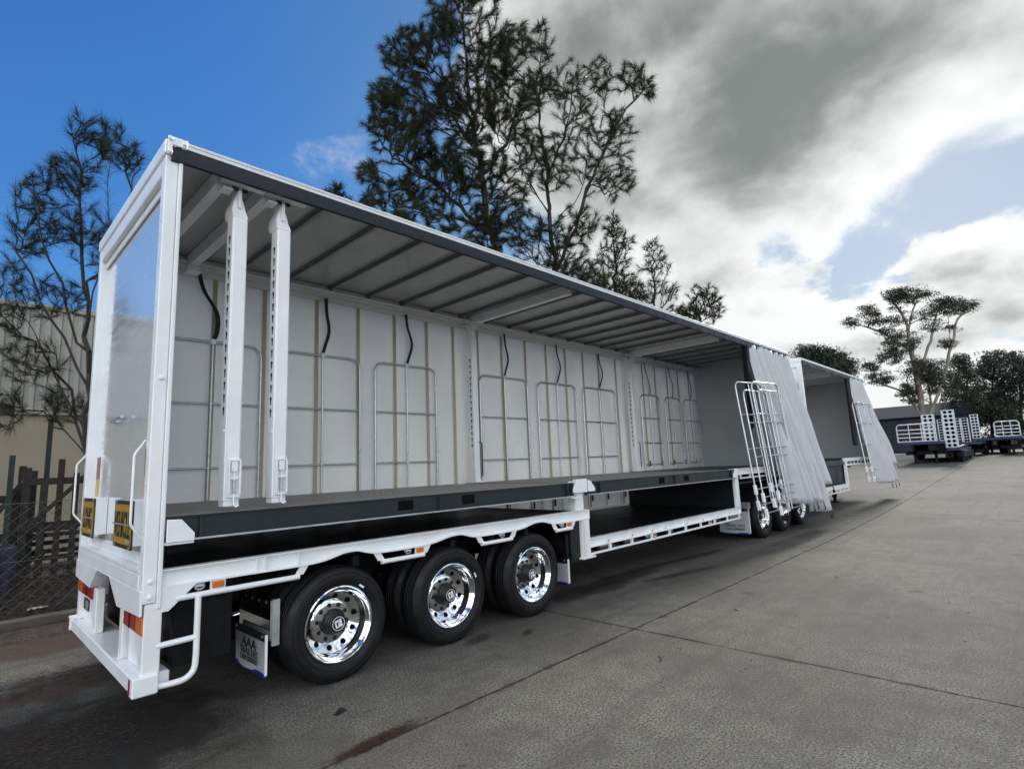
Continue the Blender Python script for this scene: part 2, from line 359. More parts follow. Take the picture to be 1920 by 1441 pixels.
def put(name, me, mat=None, parent=None, loc=(0,0,0), rot=None, bev=0, label=None):
    """link one object; loc/rot are WORLD values even for children"""
    o = bpy.data.objects.new(name, me); C.objects.link(o)
    M = Matrix.Translation(Vector(loc))
    if rot is not None: M = M @ (rot.to_4x4() if isinstance(rot, Matrix) else Matrix.Rotation(rot, 4, 'Z'))
    WM[o.name] = M
    o.rotation_mode = 'XYZ'
    o.location = M.to_translation(); o.rotation_euler = M.to_euler()
    if parent is not None:
        o.parent = parent; o.matrix_parent_inverse = WM[parent.name].inverted()
    if mat and me and not me.materials: me.materials.append(MATS[mat])
    if bev:
        b_ = o.modifiers.new('bevel', 'BEVEL'); b_.width = bev; b_.segments = 1; b_.limit_method = 'ANGLE'; b_.angle_limit = R_(40)
    if label: o['label'] = label
    return o
def build(mb, name, mat, parent=None, smooth=None, bev=0, loc=(0,0,0), rot=None, label=None):
    return put(name, mb.mesh(name, smooth), mat, parent, loc, rot, bev, label)
def thing(name, label, cat, loc=(0,0,0), rot=None, group=None):
    o = put(name, None, None, None, loc, rot); o.empty_display_size = .3
    return tag(o, label, cat, group)
def tag(o, label, cat, group=None, kind=None):
    if label: o['label'] = label
    if cat: o['category'] = cat
    if group: o['group'] = group
    if kind: o['kind'] = kind
    return o
CACHE = {}
def shared(key, fn):
    if key not in CACHE: CACHE[key] = fn()
    return CACHE[key]
def text_mesh(key, body, size_w, size_h, extr=.0015, font_space=1.0):
    """text outline as a mesh in its own XY plane, centred, scaled to size_w x size_h"""
    cu = bpy.data.curves.new(key, 'FONT'); cu.body = body; cu.align_x = 'CENTER'; cu.extrude = .02; cu.space_character = font_space
    cu.resolution_u = 3; cu.offset = 0.012 if len(body) < 8 else 0.0
    ob = bpy.data.objects.new(key, cu); C.objects.link(ob)
    me = bpy.data.meshes.new_from_object(ob.evaluated_get(bpy.context.evaluated_depsgraph_get()))
    bpy.data.objects.remove(ob); bpy.data.curves.remove(cu)
    co = np.array([v.co[:] for v in me.vertices]); lo, hi = co.min(0), co.max(0); ct = (lo+hi)/2
    co = (co-ct)/(hi-lo)*np.array([size_w, size_h, 2*extr]); me.vertices.foreach_set('co', co.ravel()); me.update(); me.name = key
    return me
def gz(x):
    """yard level: flat under the trailers, rising gently towards the far end"""
    if x < 9: return 0.0
    if x < 19.5: return .0016*(x-9)**2
    if x < 45: return .1764+.0336*(x-19.5)
    return 1.033+.012*(min(x, 75)-45)

# ---------------------------------------------------------------- yard
def sheet(x0, x1, y0, y1, dz, step, name, mat, parent=None, edge=0.0, drop=.10):
    nx = max(2, int((x1-x0)/step)); ny = max(2, int((y1-y0)/step)); mb = MB()
    ex = lambda u: edge*math.sin(u*5.1+x0)*.5 + edge*math.sin(u*17.3+y0)*.35 + edge*math.sin(u*41+x1)*.25
    P = []
    for i in range(nx+1):
        row = []
        for j in range(ny+1):
            x = x0+(x1-x0)*i/nx; y = y0+(y1-y0)*j/ny
            if edge:
                if i in (0, nx): x += ex(y)*(1 if i == 0 else 1)
                if j in (0, ny): y += ex(x)
            row.append((x, y, gz(x)+dz))
        P.append(row)
    mb.grid(P)
    if edge:
        for line in ([P[i][0] for i in range(nx+1)], [P[i][ny] for i in range(nx, -1, -1)], [P[0][j] for j in range(ny, -1, -1)], [P[nx][j] for j in range(ny+1)]):
            o = len(mb.v); mb.v += [p for p in line] + [(p[0], p[1], p[2]-drop) for p in line]; k = len(line)
            mb.f += [(o+i, o+k+i, o+k+i+1, o+i+1) for i in range(k-1)]
    return put(name, mb.mesh(name), mat, parent)
gr = sheet(-120, 400, -200, 260, -.16, 2.5, 'ground', 'soil'); tag(gr, None, None, kind='structure')
gr['label'] = 'concrete yard of large slabs with soil beyond its edges'
xs = [-18, -7.9, 4.1, 15.4, 27.5, 39.5, 52, 66]; ys = [-26, -13.5, -1.12, 4.72]
for i in range(len(xs)-1):
    for j in range(len(ys)-1):
        gap = .006
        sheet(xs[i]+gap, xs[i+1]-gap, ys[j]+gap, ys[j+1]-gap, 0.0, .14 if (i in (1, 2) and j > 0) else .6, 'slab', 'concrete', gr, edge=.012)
for i in range(3, len(xs)-1):
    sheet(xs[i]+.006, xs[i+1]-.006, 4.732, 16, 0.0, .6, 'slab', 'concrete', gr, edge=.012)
kb = MB().box(-18, 15.3, 4.76, 4.93, -.03, .11)
tag(build(kb, 'kerb', 'kerb', None, bev=.015), 'low weathered concrete kerb along the wire fence', None, kind='structure')
soil = sheet(-18, 15.3, 4.95, 30, .03, .5, 'verge', 'soil'); tag(soil, 'bare brown soil verge behind the wire fence', None, kind='structure')

# ---------------------------------------------------------------- wheels (shared by both trailers)
TYRE_R = .463
def tyre_mesh():
    half = [(.302, .045), (.312, .026), (.345, .008), (.385, .0), (.418, .008), (.440, .026), (.455, .040), (.4615, .056)]
    tread = []
    y = .056
    for k, w in enumerate((.034, .034, .034, .034)):
        tread += [(.463, y+.004), (.463, y+w-.006), (.452, y+w-.004), (.452, y+w+.001)]; y += w+.003
    prof = half + tread[:-2] + [(r, .262-yy) for r, yy in reversed(half)]
    mb = MB(); mb.lathe(prof, 56)
    # moulded ring lines on the outer wall
    mb.lathe([(.352, .0075), (.355, .002), (.358, .0055)], 56); mb.lathe([(.408, .0055), (.411, .001), (.414, .0075)], 56)
    return mb.mesh('tyre', 28, fixn=False)
def rim_mesh():
    prof = [(.304, .052), (.309, .030), (.305, .020), (.296, .018), (.289, .026), (.284, .046), (.268, .058), (.262, .070), (.259, .104), (.250, .120), (.246, .132),
            (.226, .142), (.182, .166), (.176, .170), (.171, .160), (.165, .158), (.095, .158)]
    mb = MB(); mb.lathe(prof, 72); me = mb.mesh('rim', 40, fixn=False); return me
def hub_mesh():
    prof = [(.108, .160), (.108, .128), (.100, .120), (.096, .098), (.088, .092), (.086, .072), (.078, .066), (.076, .050), (.070, .044), (.0, .044)]
    mb = MB(); mb.lathe(prof, 40); return mb.mesh('hub', 35, fixn=False)
def disc(r, th=.004, n=20):
    mb = MB(); mb.lathe([(r, th), (r, 0), (0.0001, 0)], n); return mb.mesh('disc', 35, fixn=False)
def emblem_mesh():
    """white rounded square with a notched letter mark, seen from outside (-Y)"""
    mb = MB(); a = .031; y0, y1 = 0, -.003
    def pr(poly): mb.prism(poly, 'y', y1, y0)
    pr([(-a, -a), (-a+.012, -a), (-a+.012, a*.35), (-a, a)]); pr([(-a+.014, a), (-a+.002, a), (-a+.014, a*.45), (a*.2, a*.45), (a*.2, a)])
    pr([(a*.38, a), (a*.38, .006), (-.004, .006), (.008, -.006), (a, -.006), (a, a)])
    pr([(-a+.016, -a), (a, -a), (a, -.011), (.012, -.011), (.001, -.001), (-.008, -.010), (.001, -.020), (-a+.016, -.020)])
    me = mb.mesh('emblem'); me.transform(Matrix.Rotation(R_(-18), 4, 'Y')); return me
def wheel(parent, x, near=True, full=True, z=None):
    zc = TYRE_R-.006+(0 if z is None else z); y = .012 if near else 2.488
    rot = Matrix.Identity(3) if near else Matrix.Rotation(math.pi, 3, 'Z')
    sg = 1 if near else -1
    w = put('wheel', shared('rim', rim_mesh), 'chrome', parent, (x, y, zc), rot)
    put('tyre', shared('tyre', tyre_mesh), 'rubber', w, (x, y, zc), rot)
    put('inner_tyre', shared('tyre', tyre_mesh), 'rubber', w, (x, y+sg*.315, zc), rot)
    if not full: return w
    put('hub', shared('hub', hub_mesh), 'hub_black', w, (x, y, zc), rot)
    ring = shared('ringm', lambda: MB().lathe([(.056, .004), (.056, 0), (.052, 0), (.052, .004)], 32).mesh('emblem_ring', 35, fixn=False))
    e = put('emblem', shared('emblem', emblem_mesh), 'print_white', w, (x, y+sg*.0425, zc), rot)
    put('emblem_ring', ring, 'print_white', w, (x, y+sg*.041, zc), rot)
    ph = random.random()*.6
    for k in range(10):
        a = 2*math.pi*k/10+ph; r = .206
        if k % 1 == 0:
            nrm = Vector((-.52*math.cos(a), -.85, -.52*math.sin(a))).normalized()
            q = Vector((0, -1, 0)).rotation_difference(nrm).to_matrix()
            put('hand_hole', shared('hh', lambda: disc(.024)), 'hole_dark', w, (x+r*math.cos(a), y+.1505, zc+r*math.sin(a)), q) if near else None
        a2 = a+.31
        put('wheel_nut', shared('nut', lambda: disc(.018, .006, 12)), 'hub_black', w, (x+.138*math.cos(a2), y+sg*.152, zc+.138*math.sin(a2)), rot)
    lab = shared('tlab', lambda: MB().box(-.026, .026, -.0015, .002, -.008, .008).mesh('tyre_sticker'))
    a = random.uniform(0, 6.28)
    if near: put('tyre_sticker', lab, 'print_white', w, (x+.335*math.cos(a), y+.008, zc+.335*math.sin(a)), Matrix.Rotation(-a+1.57, 3, 'Y'))
    return w
SIDE = Matrix(((1,0,0),(0,0,-1),(0,1,0)))      # text frame on faces looking towards -Y
BACK = Matrix(((0,0,-1),(-1,0,0),(0,1,0)))     # text frame on faces looking towards -X

def smooth_poly(pts, n=6):
    out = []
    for i in range(len(pts)-1):
        p0 = pts[max(i-1, 0)]; p1 = pts[i]; p2 = pts[i+1]; p3 = pts[min(i+2, len(pts)-1)]
        for k in range(n):
            u = k/n
            out.append(tuple(.5*((2*p1[a])+(-p0[a]+p2[a])*u+(2*p0[a]-5*p1[a]+4*p2[a]-p3[a])*u*u+(-p0[a]+3*p1[a]-3*p2[a]+p3[a])*u**3) for a in range(len(p1))))
    return out+[tuple(pts[-1])]

# ---------------------------------------------------------------- first trailer
T1 = thing('curtainside_trailer', 'long white drop-deck curtainside trailer with its side open and yellow rear signs', 'trailer', (4, 1.25, 0))
def part(mb, name, mat, parent=None, smooth=None, bev=0, label=None):
    return build(mb, name, mat, parent or T1, smooth, bev, label=label)
# rear frame
for s in (0, 1):
    ya, yb = (0, .10) if s == 0 else (2.40, 2.5)
    mb = MB().box(0, .082, ya, yb, .90, 4.10)
    mb.box(.084, .112, (ya-.012 if s == 0 else ya+.01), (yb-.02 if s == 0 else yb+.012), .86, 4.085)
    p = part(mb, 'corner_post', 'white_paint', bev=.005)
    if s == 0:
        for z in (.94, 1.04, 2.42):
            put('bolt', shared('bolt', lambda: MB().lathe([(.016, 0), (.016, -.012), (.010, -.018), (0.0001, -.018)], 10).mesh('bolt', 40, fixn=False)), 'white_paint', p, (.045, 0, z))
        for i in range(9):
            put('rivet', shared('rivx', lambda: disc(.005, .004, 8)), 'galv', p, (-.003, .052, 1.35+i*.32), Matrix.Rotation(R_(-90), 3, 'Z'))
    else:
        for i in range(9):
            put('rivet', shared('rivx', lambda: disc(.005, .004, 8)), 'galv', p, (-.003, 2.45, 1.35+i*.32), Matrix.Rotation(R_(-90), 3, 'Z'))
    part(MB().box(.02, .125, ya+(.005 if s == 0 else -.01), yb+(.012 if s == 0 else -.005), .44, .895), 'lower_column', 'white_paint', bev=.006)
    ta = (0.02, .50) if s == 0 else (1.76, 2.47)
    part(MB().box(.06, .075, ta[0]+.09 if s == 0 else ta[0], ta[1]+.06 if s == 0 else ta[1]-.08, .44, .82), 'lamp_panel', 'white_paint')
mb = MB().box(.004, .10, .101, 2.399, 3.98, 4.185)
tb = part(mb, 'rear_header', 'white_paint', bev=.006)
part(MB().box(-.012, .06, -.006, 2.506, 4.11, 4.225), 'header_cap', 'white_paint', tb, bev=.008)
part(MB().box(.045, .062, .10, 2.40, 3.91, 3.978), 'header_strip', 'white_alu', tb, bev=.003)
for i in range(14):
    put('rivet', shared('rivx', lambda: 0), 'galv', tb, (.043, .2+i*.16, 3.94), Matrix.Rotation(R_(-90), 3, 'Z'))
part(MB().prism([(-.004, 4.085), (.028, 4.085), (.028, 4.165), (.125, 4.165), (.125, 4.232), (-.004, 4.232)], 'y', -.052, -.036), 'corner_bracket', 'white_paint', tb, bev=.004)
for (x, z) in ((.012, 4.105), (.012, 4.21), (.105, 4.195)):
    put('bolt', shared('bolt', lambda: 0), 'galv', tb, (x, -.05, z))
pn = part(MB().box(.066, .078, .10, 2.40, 1.12, 3.98), 'rear_panel', 'gloss_panel')
mb = MB().tube([(.066, 1.50, 2.235), (.030, 1.50, 2.235), (.022, 1.48, 2.236), (.022, 1.12, 2.245), (.024, 1.08, 2.246)], .013, 8)
part(mb, 'door_handle', 'galv', pn, 40)
for (ya, yb) in ((.30, .41), (2.12, 2.26)):
    part(MB().box(.0625, .0655, ya, yb, 1.74, 1.95), 'reflective_tape', 'tape_red', pn)
    part(MB().box(.0625, .0655, ya, yb, 1.58, 1.738), 'reflective_tape', 'tape_yellow', pn)
sill = part(MB().box(-.002, .075, .102, 2.398, 1.086, 1.118), 'rear_sill', 'white_paint', bev=.004)
part(MB().box(.052, .065, .12, 2.38, 1.12, 1.205), 'sill_strip', 'white_alu', sill)
for i in range(10):
    put('rivet', shared('riv2', lambda: disc(.012, .008, 10)), 'white_alu', sill, (.047, .28+i*.2, 1.165), Matrix.Rotation(R_(-90), 3, 'Z'))
lb = part(MB().box(-.004, .09, .101, 2.399, .985, 1.083), 'rear_beam', 'white_paint', bev=.005)
part(MB().prism([(0.0, .825), (.68, .80), (1.0, .975), (1.5, .975), (1.78, .80), (2.5, .825), (2.5, .983), (0.0, .983)], 'x', -.008, .008), 'rear_skirt', 'white_paint', bev=.003)
for sg, ye, yt_ in ((1, .69, 1.0), (-1, 1.78, 1.5)):
    part(MB().add([(.009, ye, .80), (.009, yt_, .975), (.10, yt_, .975), (.10, ye, .80), (.009, ye+sg*.012, .80), (.009, yt_+sg*.012, .975), (.10, yt_+sg*.012, .975), (.10, ye+sg*.012, .80)],
                  [(0,1,2,3), (4,7,6,5), (0,4,5,1), (1,5,6,2), (2,6,7,3), (3,7,4,0)]), 'skirt_return', 'white_paint')
part(MB().box(.022, .085, .60, .70, .44, .80), 'bumper_upright', 'white_paint', bev=.006)
part(MB().box(.022, .085, 1.60, 1.74, .44, .80), 'bumper_upright', 'white_paint', bev=.006)
bpr = part(MB().box(-.02, .20, .06, 2.49, .338, .438), 'bumper', 'white_paint', bev=.008)
for ya, yb in ((-.022, .075), (2.48, 2.577)):
    part(MB().box(-.03, .118, ya, yb, .331, .452), 'bumper_end', 'white_paint', bpr, bev=.008)
part(MB().box(-.034, -.030, .035, .07, .345, .44), 'reflector', 'tape_red', bpr)
part(MB().box(-.034, -.030, 2.50, 2.565, .345, .44), 'reflector', 'tape_red', bpr)
for (a, b_, c) in ((.012, .17, .54), (2.45, 2.25, 1.78)):
    lm = part(MB().box(.012, .06, min(b_, c), max(b_, c), .695, .822), 'tail_lamp', 'lamp_red', bev=.006)
    mid = (b_+c)/2
    part(MB().box(.008, .012, mid-.004, mid+.004, .70, .818), 'lens_seam', 'hole_dark', lm)
    part(MB().box(.010, .06, min(a, b_)+.001, max(a, b_)-.001, .695, .822), 'indicator_lens', 'lamp_amber', lm, bev=.006)
part(MB().box(.05, .058, 2.12, 2.36, .54, .64), 'rear_plate', 'print_black')
part(MB().box(.046, .05, 2.13, 2.24, .555, .625), 'plate_face', 'galv')
# warning signs
for (ya, yb, body, tw) in ((1.635, 2.205, 'LONG', .40), (.225, .815, 'VEHICLE', .50)):
    sg = part(MB().box(-.030, -.024, ya, yb, 1.232, 1.572), 'warning_sign', 'print_black', label='yellow sign lettered '+body)
    part(MB().box(-.022, .064, ya+.0, yb-.04, 1.26, 1.568), 'sign_box', 'white_alu', sg, bev=.003)
    part(MB().box(-.033, -.0305, ya+.02, yb-.02, 1.262, 1.542), 'sign_face', 'sign_yellow', sg)
    put('lettering', text_mesh('txt_'+body, body, tw, .19), 'print_black', sg, (-.0345, (ya+yb)/2, 1.40), BACK)
    part(MB().box(-.040, -.036, ya-.008, yb+.008, 1.396, 1.406), 'hinge_rod', 'galv', sg)
    for (yy, z) in ((ya+.06, 1.557), (yb-.06, 1.557), (ya+.06, 1.247), (yb-.06, 1.247)):
        put('screw', shared('screw', lambda: disc(.011, .006, 10)), 'galv', sg, (-.036, yy, z), Matrix.Rotation(R_(-90), 3, 'Z'))
    for yy in (ya+.035, yb-.03):
        part(MB().tube([(-.034, yy, 1.285), (-.05, yy, 1.29), (-.052, yy, 1.31)], .006, 6), 'catch', 'galv', sg)
for yy, out in ((.135, -.045), (2.44, .05)):
    part(MB().tube([(.062, yy, 1.99), (-.004, yy, 1.985), (-.012, yy, 1.965), (-.060, yy+out*.6, 1.90), (-.066, yy+out*.6, 1.88), (-.066, yy+out*.6, 1.43), (-.06, yy+out*.6, 1.41), (-.012, yy, 1.345), (-.004, yy, 1.325), (.062, yy, 1.32)], .0085, 8), 'grab_handle', 'white_paint', smooth=50)
# near side rail with wheel-arch scallops
RB = [(.112,.99),(.6,.988),(1.08,.985),(1.25,.993),(1.36,1.012),(1.46,1.034),(1.58,1.036),(1.68,1.008),(1.78,.99),(2.05,.985),(2.36,.992),(2.50,1.012),(2.62,1.034),(2.76,1.036),(2.87,1.008),(2.97,.99),(3.3,.985),(3.62,.992),(3.76,1.012),(3.88,1.036),(4.02,1.038),(4.14,1.012),(4.24,.99),(4.6,.985),(4.955,.985)]
RS = smooth_poly(RB, 4)
def c_rail(outline, ztop, y_web, y_lip, name, mat, parent=None, lip=.006):
    """channel rail: web with a shaped lower edge, top flange and rolled lower lip"""
    mb = MB(); n = len(outline)
    P0 = [(x, y_web, z) for x, z in outline]; P1 = [(x, y_web, ztop-.008) for x, z in outline]
    mb.grid([P0, P1]); mb.grid([[(x, y_web+.01, z) for x, z in outline], [(x, y_web+.01, ztop-.008) for x, z in outline]])
    mb.strip([(x, (y_web+y_lip)/2+.004, z) for x, z in outline], (0, 1, 0), abs(y_web-y_lip)+.012, lip*2)
    mb.box(outline[0][0], outline[-1][0], y_lip-.002, y_web+.05, ztop-.008, ztop)
    for e in (outline[0], outline[-1]):
        mb.box(e[0]-.004, e[0]+.004, y_lip, y_web+.01, e[1], ztop-.009)
    return part(mb, name, mat, parent, 35)
rail = c_rail(RS, 1.105, .034, .0, 'side_rail', 'white_paint')
for x in (.74, .80, 1.06):
    part(MB().box(x-.004, x+.004, .004, .034, .992, 1.096), 'rail_stiffener', 'white_paint', rail)
part(MB().box(.742, .798, .020, .034, .992, 1.096), 'rail_pad', 'white_paint', rail)
part(MB().prism([(.112, .83), (.16, .83), (.33, .985), (.112, .985)], 'y', .0, .016), 'gusset', 'white_paint', bev=.002)
def tie_tube(x0, x1, first=False):
    mb = MB().tube([(x0, .012, .902), (x1, .012, .902)], .021, 10)
    o = part(mb, 'rope_rail', 'white_paint', rail, 50)
    for x, sg in ((x0, -1), (x1, 1)):
        if first and sg < 0: continue
        part(MB().prism([(x-.035, .915), (x+.035, .915), (x+.035+sg*.045, .984), (x-.035+sg*.045, .984)], 'y', .008, .018), 'rail_bracket', 'white_paint', rail)
tie_tube(.20, 1.07, True); tie_tube(1.83, 2.30); tie_tube(3.05, 3.51); tie_tube(4.28, 4.59)
def marker(x, z=.95, y=.014):
    o = part(MB().box(x-.052, x+.052, y, y+.006, z-.033, z+.033), 'marker_lamp', 'white_paint')
    part(MB().box(x-.040, x+.040, y-.016, y-.001, z-.020, z+.022), 'amber_lens', 'lamp_amber', o, bev=.004)
for x in (.47, 2.25, 4.54): marker(x)
def rope_ring(x, z=.958, y=.012, parent=None):
    pts = [(x+.03*math.cos(a), y, z+.022*math.sin(a)) for a in [2*math.pi*k/14 for k in range(14)]]
    o = part(MB().box(x-.034, x+.034, y+.012, y+.02, z-.005, z+.028), 'ring_plate', 'white_paint', parent)
    part(MB().tube(pts, .007, 6, True), 'rope_ring', 'galv', o, 60)
for x in (.35, 2.12, 3.36, 4.40): rope_ring(x)
# rear corner ladder
mb = MB().tube(smooth_poly([(.34, .0, .90), (.34, .0, .60), (.34, .0, .50), (.33, .0, .415), (.285, .0, .372), (.22, .0, .362), (.10, .02, .362)], 4), .021, 10)
lad = part(mb, 'step_ladder', 'white_paint', smooth=50)
part(MB().tube([(.34, 0, .625), (.10, .02, .615)], .020, 10), 'rung', 'white_paint', lad, 50)
# decks
part(MB().box(.115, 4.86, .085, 2.42, 1.00, 1.088), 'rear_deck', 'deck_black')
part(MB().box(4.90, 9.72, .075, 2.42, .66, .738), 'lower_deck', 'deck_black')
part(MB().box(9.77, 13.50, .085, 2.42, 1.36, 1.462), 'front_deck', 'slate_steel')
part(MB().box(9.73, 9.765, .05, 2.43, .66, 1.40), 'step_bulkhead', 'slate_dark')
part(MB().box(4.864, 4.897, .06, 2.43, .62, 1.07), 'step_riser', 'slate_dark')
# lower rail
lo = smooth_poly([(4.84, .622), (7, .622), (9.84, .622)], 3)
lr = c_rail(lo, .732, .034, .0, 'lower_rail', 'white_paint')
for x in (5.35, 5.95, 6.5, 6.9, 7.6, 8.2, 8.8, 9.3):
    part(MB().box(x-.035, x+.035, .010, .034, .632, .722), 'rail_stiffener', 'white_paint', lr)
    put('lash_hole', shared('lash', lambda: disc(.011, .003, 10)), 'hole_dark', lr, (x+.018, .008, .655))
part(MB().box(4.80, 9.80, .002, .036, .520, .548), 'rope_rail', 'white_paint', lr, bev=.004)
for x in np.linspace(4.86, 9.76, 10):
    part(MB().box(x-.022, x+.022, .006, .030, .5485, .614), 'rail_post', 'white_paint', lr)
for x in (6.62, 8.55): marker(x, .585, .04)
for x in (6.40, 7.12, 8.75): rope_ring(x, .592, .03)
# step posts with deck brackets
sp1 = part(MB().box(4.79, 4.945, .0, .055, .50, .975), 'step_post', 'white_paint', bev=.004)
part(MB().box(4.795, 4.815, -.03, -.001, .50, .97), 'post_flange', 'white_paint', sp1)
part(MB().box(4.76, 5.02, -.02, .05, .494, .515), 'post_foot', 'white_paint', sp1)
dp = part(MB().box(4.69, 4.865, .015, .12, 1.107, 1.475), 'deck_post', 'white_paint', bev=.004)
part(MB().box(4.665, 4.885, -.046, .014, 1.33, 1.50), 'post_head', 'white_paint', dp, bev=.003)
part(MB().prism([(4.57, 1.335), (4.69, 1.335), (4.69, 1.485), (4.655, 1.485), (4.57, 1.385)], 'y', -.064, -.048), 'deck_bracket', 'white_paint', dp, bev=.003)
part(MB().box(4.55, 4.70, -.066, .0, 1.268, 1.284), 'bracket_shelf', 'white_paint', dp)
part(MB().prism([(4.89, 1.335), (5.035, 1.335), (5.035, 1.375), (4.94, 1.478), (4.89, 1.478)], 'y', -.062, -.046), 'deck_bracket', 'white_paint', dp, bev=.003)
part(MB().prism([(.113, 1.285), (.285, 1.285), (.285, 1.335), (.20, 1.435), (.113, 1.44)], 'y', -.058, -.044), 'deck_bracket', 'white_paint', bev=.003)
part(MB().box(.113, .285, -.044, .0, 1.268, 1.283), 'bracket_shelf', 'white_paint')
sp2 = part(MB().box(9.70, 9.85, .0, .06, .735, 1.40), 'step_post', 'white_paint', bev=.004)
part(MB().prism([(9.50, 1.30), (9.70, 1.30), (9.70, 1.478), (9.62, 1.478), (9.50, 1.36)], 'y', -.062, -.046), 'deck_bracket', 'white_paint', sp2, bev=.003)
fr = smooth_poly([(9.62, 1.352), (11.5, 1.352), (13.60, 1.352)], 2)
frl = c_rail(fr, 1.468, .034, .0, 'front_rail', 'white_paint')
part(MB().box(10.0, 13.5, .004, .034, 1.262, 1.29), 'rope_rail', 'white_paint', frl, bev=.004)
for x in np.linspace(10.02, 13.4, 8):
    part(MB().box(x-.02, x+.02, .006, .03, 1.2905, 1.345), 'rail_post', 'white_paint', frl)
# removable mezzanine deck frames
def mezz(x0, x1, pockets, mids):
    o = part(MB().box(x0, x1, .018, 2.37, 1.440, 1.458), 'mezzanine_deck', 'tread_plate')
    mb = MB().box(x0, x1, .002, .017, 1.300, 1.455).box(x0, x1, -.034, .017, 1.286, 1.299).box(x0, x1, -.012, .001, 1.446, 1.457)
    part(mb, 'deck_beam', 'slate_steel', o)
    part(MB().box(x0, x1, -.0365, -.0345, 1.286, 1.300), 'beam_edge', 'galv', o)
    part(MB().box(x0, x1, 2.371, 2.39, 1.295, 1.455), 'deck_beam', 'slate_steel', o)
    for x in pockets: part(MB().box(x-.085, x+.085, -.003, .0015, 1.335, 1.425), 'fork_pocket', 'hole_dark', o)
    for x in mids: part(MB().box(x-.008, x+.008, -.030, .0015, 1.3, 1.445), 'beam_stiffener', 'slate_steel', o)
    for x in np.arange(x0+.5, x1-.2, .8): part(MB().box(x-.03, x+.03, .03, 2.36, 1.35, 1.439), 'cross_bearer', 'slate_dark', o)
mezz(.125, 4.655, (2.09, 2.87), (.33, 2.48, 4.5)); mezz(4.895, 9.69, (6.9, 7.72), (5.2, 7.3, 9.5))
# far side wall: curtain with webbing straps
nx, nz = 150, 14; P = []
for i in range(nx+1):
    x = .11+13.4*i/nx; row = []
    for j in range(nz+1):
        z = .62+3.46*j/nz
        row.append((x, 2.452+.006*math.sin(x*5.3+z)+.004*math.sin(x*11+z*2)-.012*math.exp(-((z-.7)/.25)**2)*(1+math.sin(x*9)), z))
    P.append(row)
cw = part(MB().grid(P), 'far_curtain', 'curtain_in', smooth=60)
tan_x = [.55,1.11,1.69,2.38,3.0,3.61,4.21,4.75,5.3,5.88,6.51,7.11,7.71,8.31,8.87,9.54,10.1,10.7,11.3,11.9,12.5,13.1]
for x in tan_x:
    part(MB().strip([(x, 2.434, .80), (x+.004, 2.434, 2.4), (x, 2.434, 4.05)], (1, 0, 0), .052, .003), 'curtain_strap', 'tan_web', cw)
    put('buckle', shared('buckle', lambda: MB().box(-.02, .02, -.015, .0, -.06, .06).mesh('buckle')), 'hub_black', cw, (x+.05, 2.425, .98 if x > 4.9 and x < 9.8 else 1.28 if x < 4.9 else 1.62))
part(MB().box(.115, 4.86, 2.425, 2.445, 1.06, 1.16).box(4.9, 9.72, 2.425, 2.445, .70, .79).box(9.77, 13.5, 2.425, 2.445, 1.44, 1.54), 'far_coaming', 'white_paint')
# roof
part(MB().box(.062, 13.62, .02, 2.48, 4.206, 4.222), 'roof_panel', 'roof_skin')
frr = part(MB().box(.105, 13.52, 2.30, 2.50, 4.10, 4.20).box(.105, 13.52, 2.40, 2.49, 4.035, 4.099).box(.105, 13.52, 2.24, 2.31, 4.128, 4.14), 'far_roof_rail', 'white_alu')
for x in np.arange(.7, 13.4, .575):
    put('bolt', shared('bolt', lambda: 0), 'hub_black', frr, (x, 2.305, 4.155))
part(MB().box(.105, 13.60, .0, .085, 4.135, 4.204).box(.105, 13.6, .086, .13, 4.135, 4.145), 'near_roof_rail', 'white_alu', bev=.003)
part(MB().prism([(-.026, 4.062), (-.004, 4.056), (-.002, 4.165), (-.030, 4.165), (-.034, 4.11)], 'x', .03, 13.61), 'valance', 'valance', smooth=30)
part(MB().box(.126, 13.63, -.036, -.001, 4.172, 4.192).box(.126, 13.63, -.030, -.001, 4.1925, 4.205).box(.126, 13.63, -.036, .018, 4.2055, 4.226), 'roof_edge_trim', 'white_alu', bev=.002)
ribs = [x for x in np.arange(1.34, 13.4, .575) if all(abs(x-b_) > .2 for b_ in (5.0, 9.9))]
for x in ribs:
    r_ = part(MB().box(x-.034, x+.034, .131, 2.299, 4.186, 4.205).box(x-.018, x+.018, .131, 2.299, 4.155, 4.185), 'roof_bow', 'rib_grey')
def roof_beam(x, y0=.14, y1=2.28):
    o = part(MB().box(x-.045, x+.045, y0, y1, 4.06, 4.20).box(x-.06, x+.06, y1-.12, y1, 4.0, 4.059), 'roof_beam', 'white_paint', bev=.004)
    part(MB().box(x-.07, x+.07, y1-.16, y1, 3.985, 3.998), 'beam_foot', 'white_paint', o)
    return o
for x in (.43, .80, 5.0, 9.9): roof_beam(x)
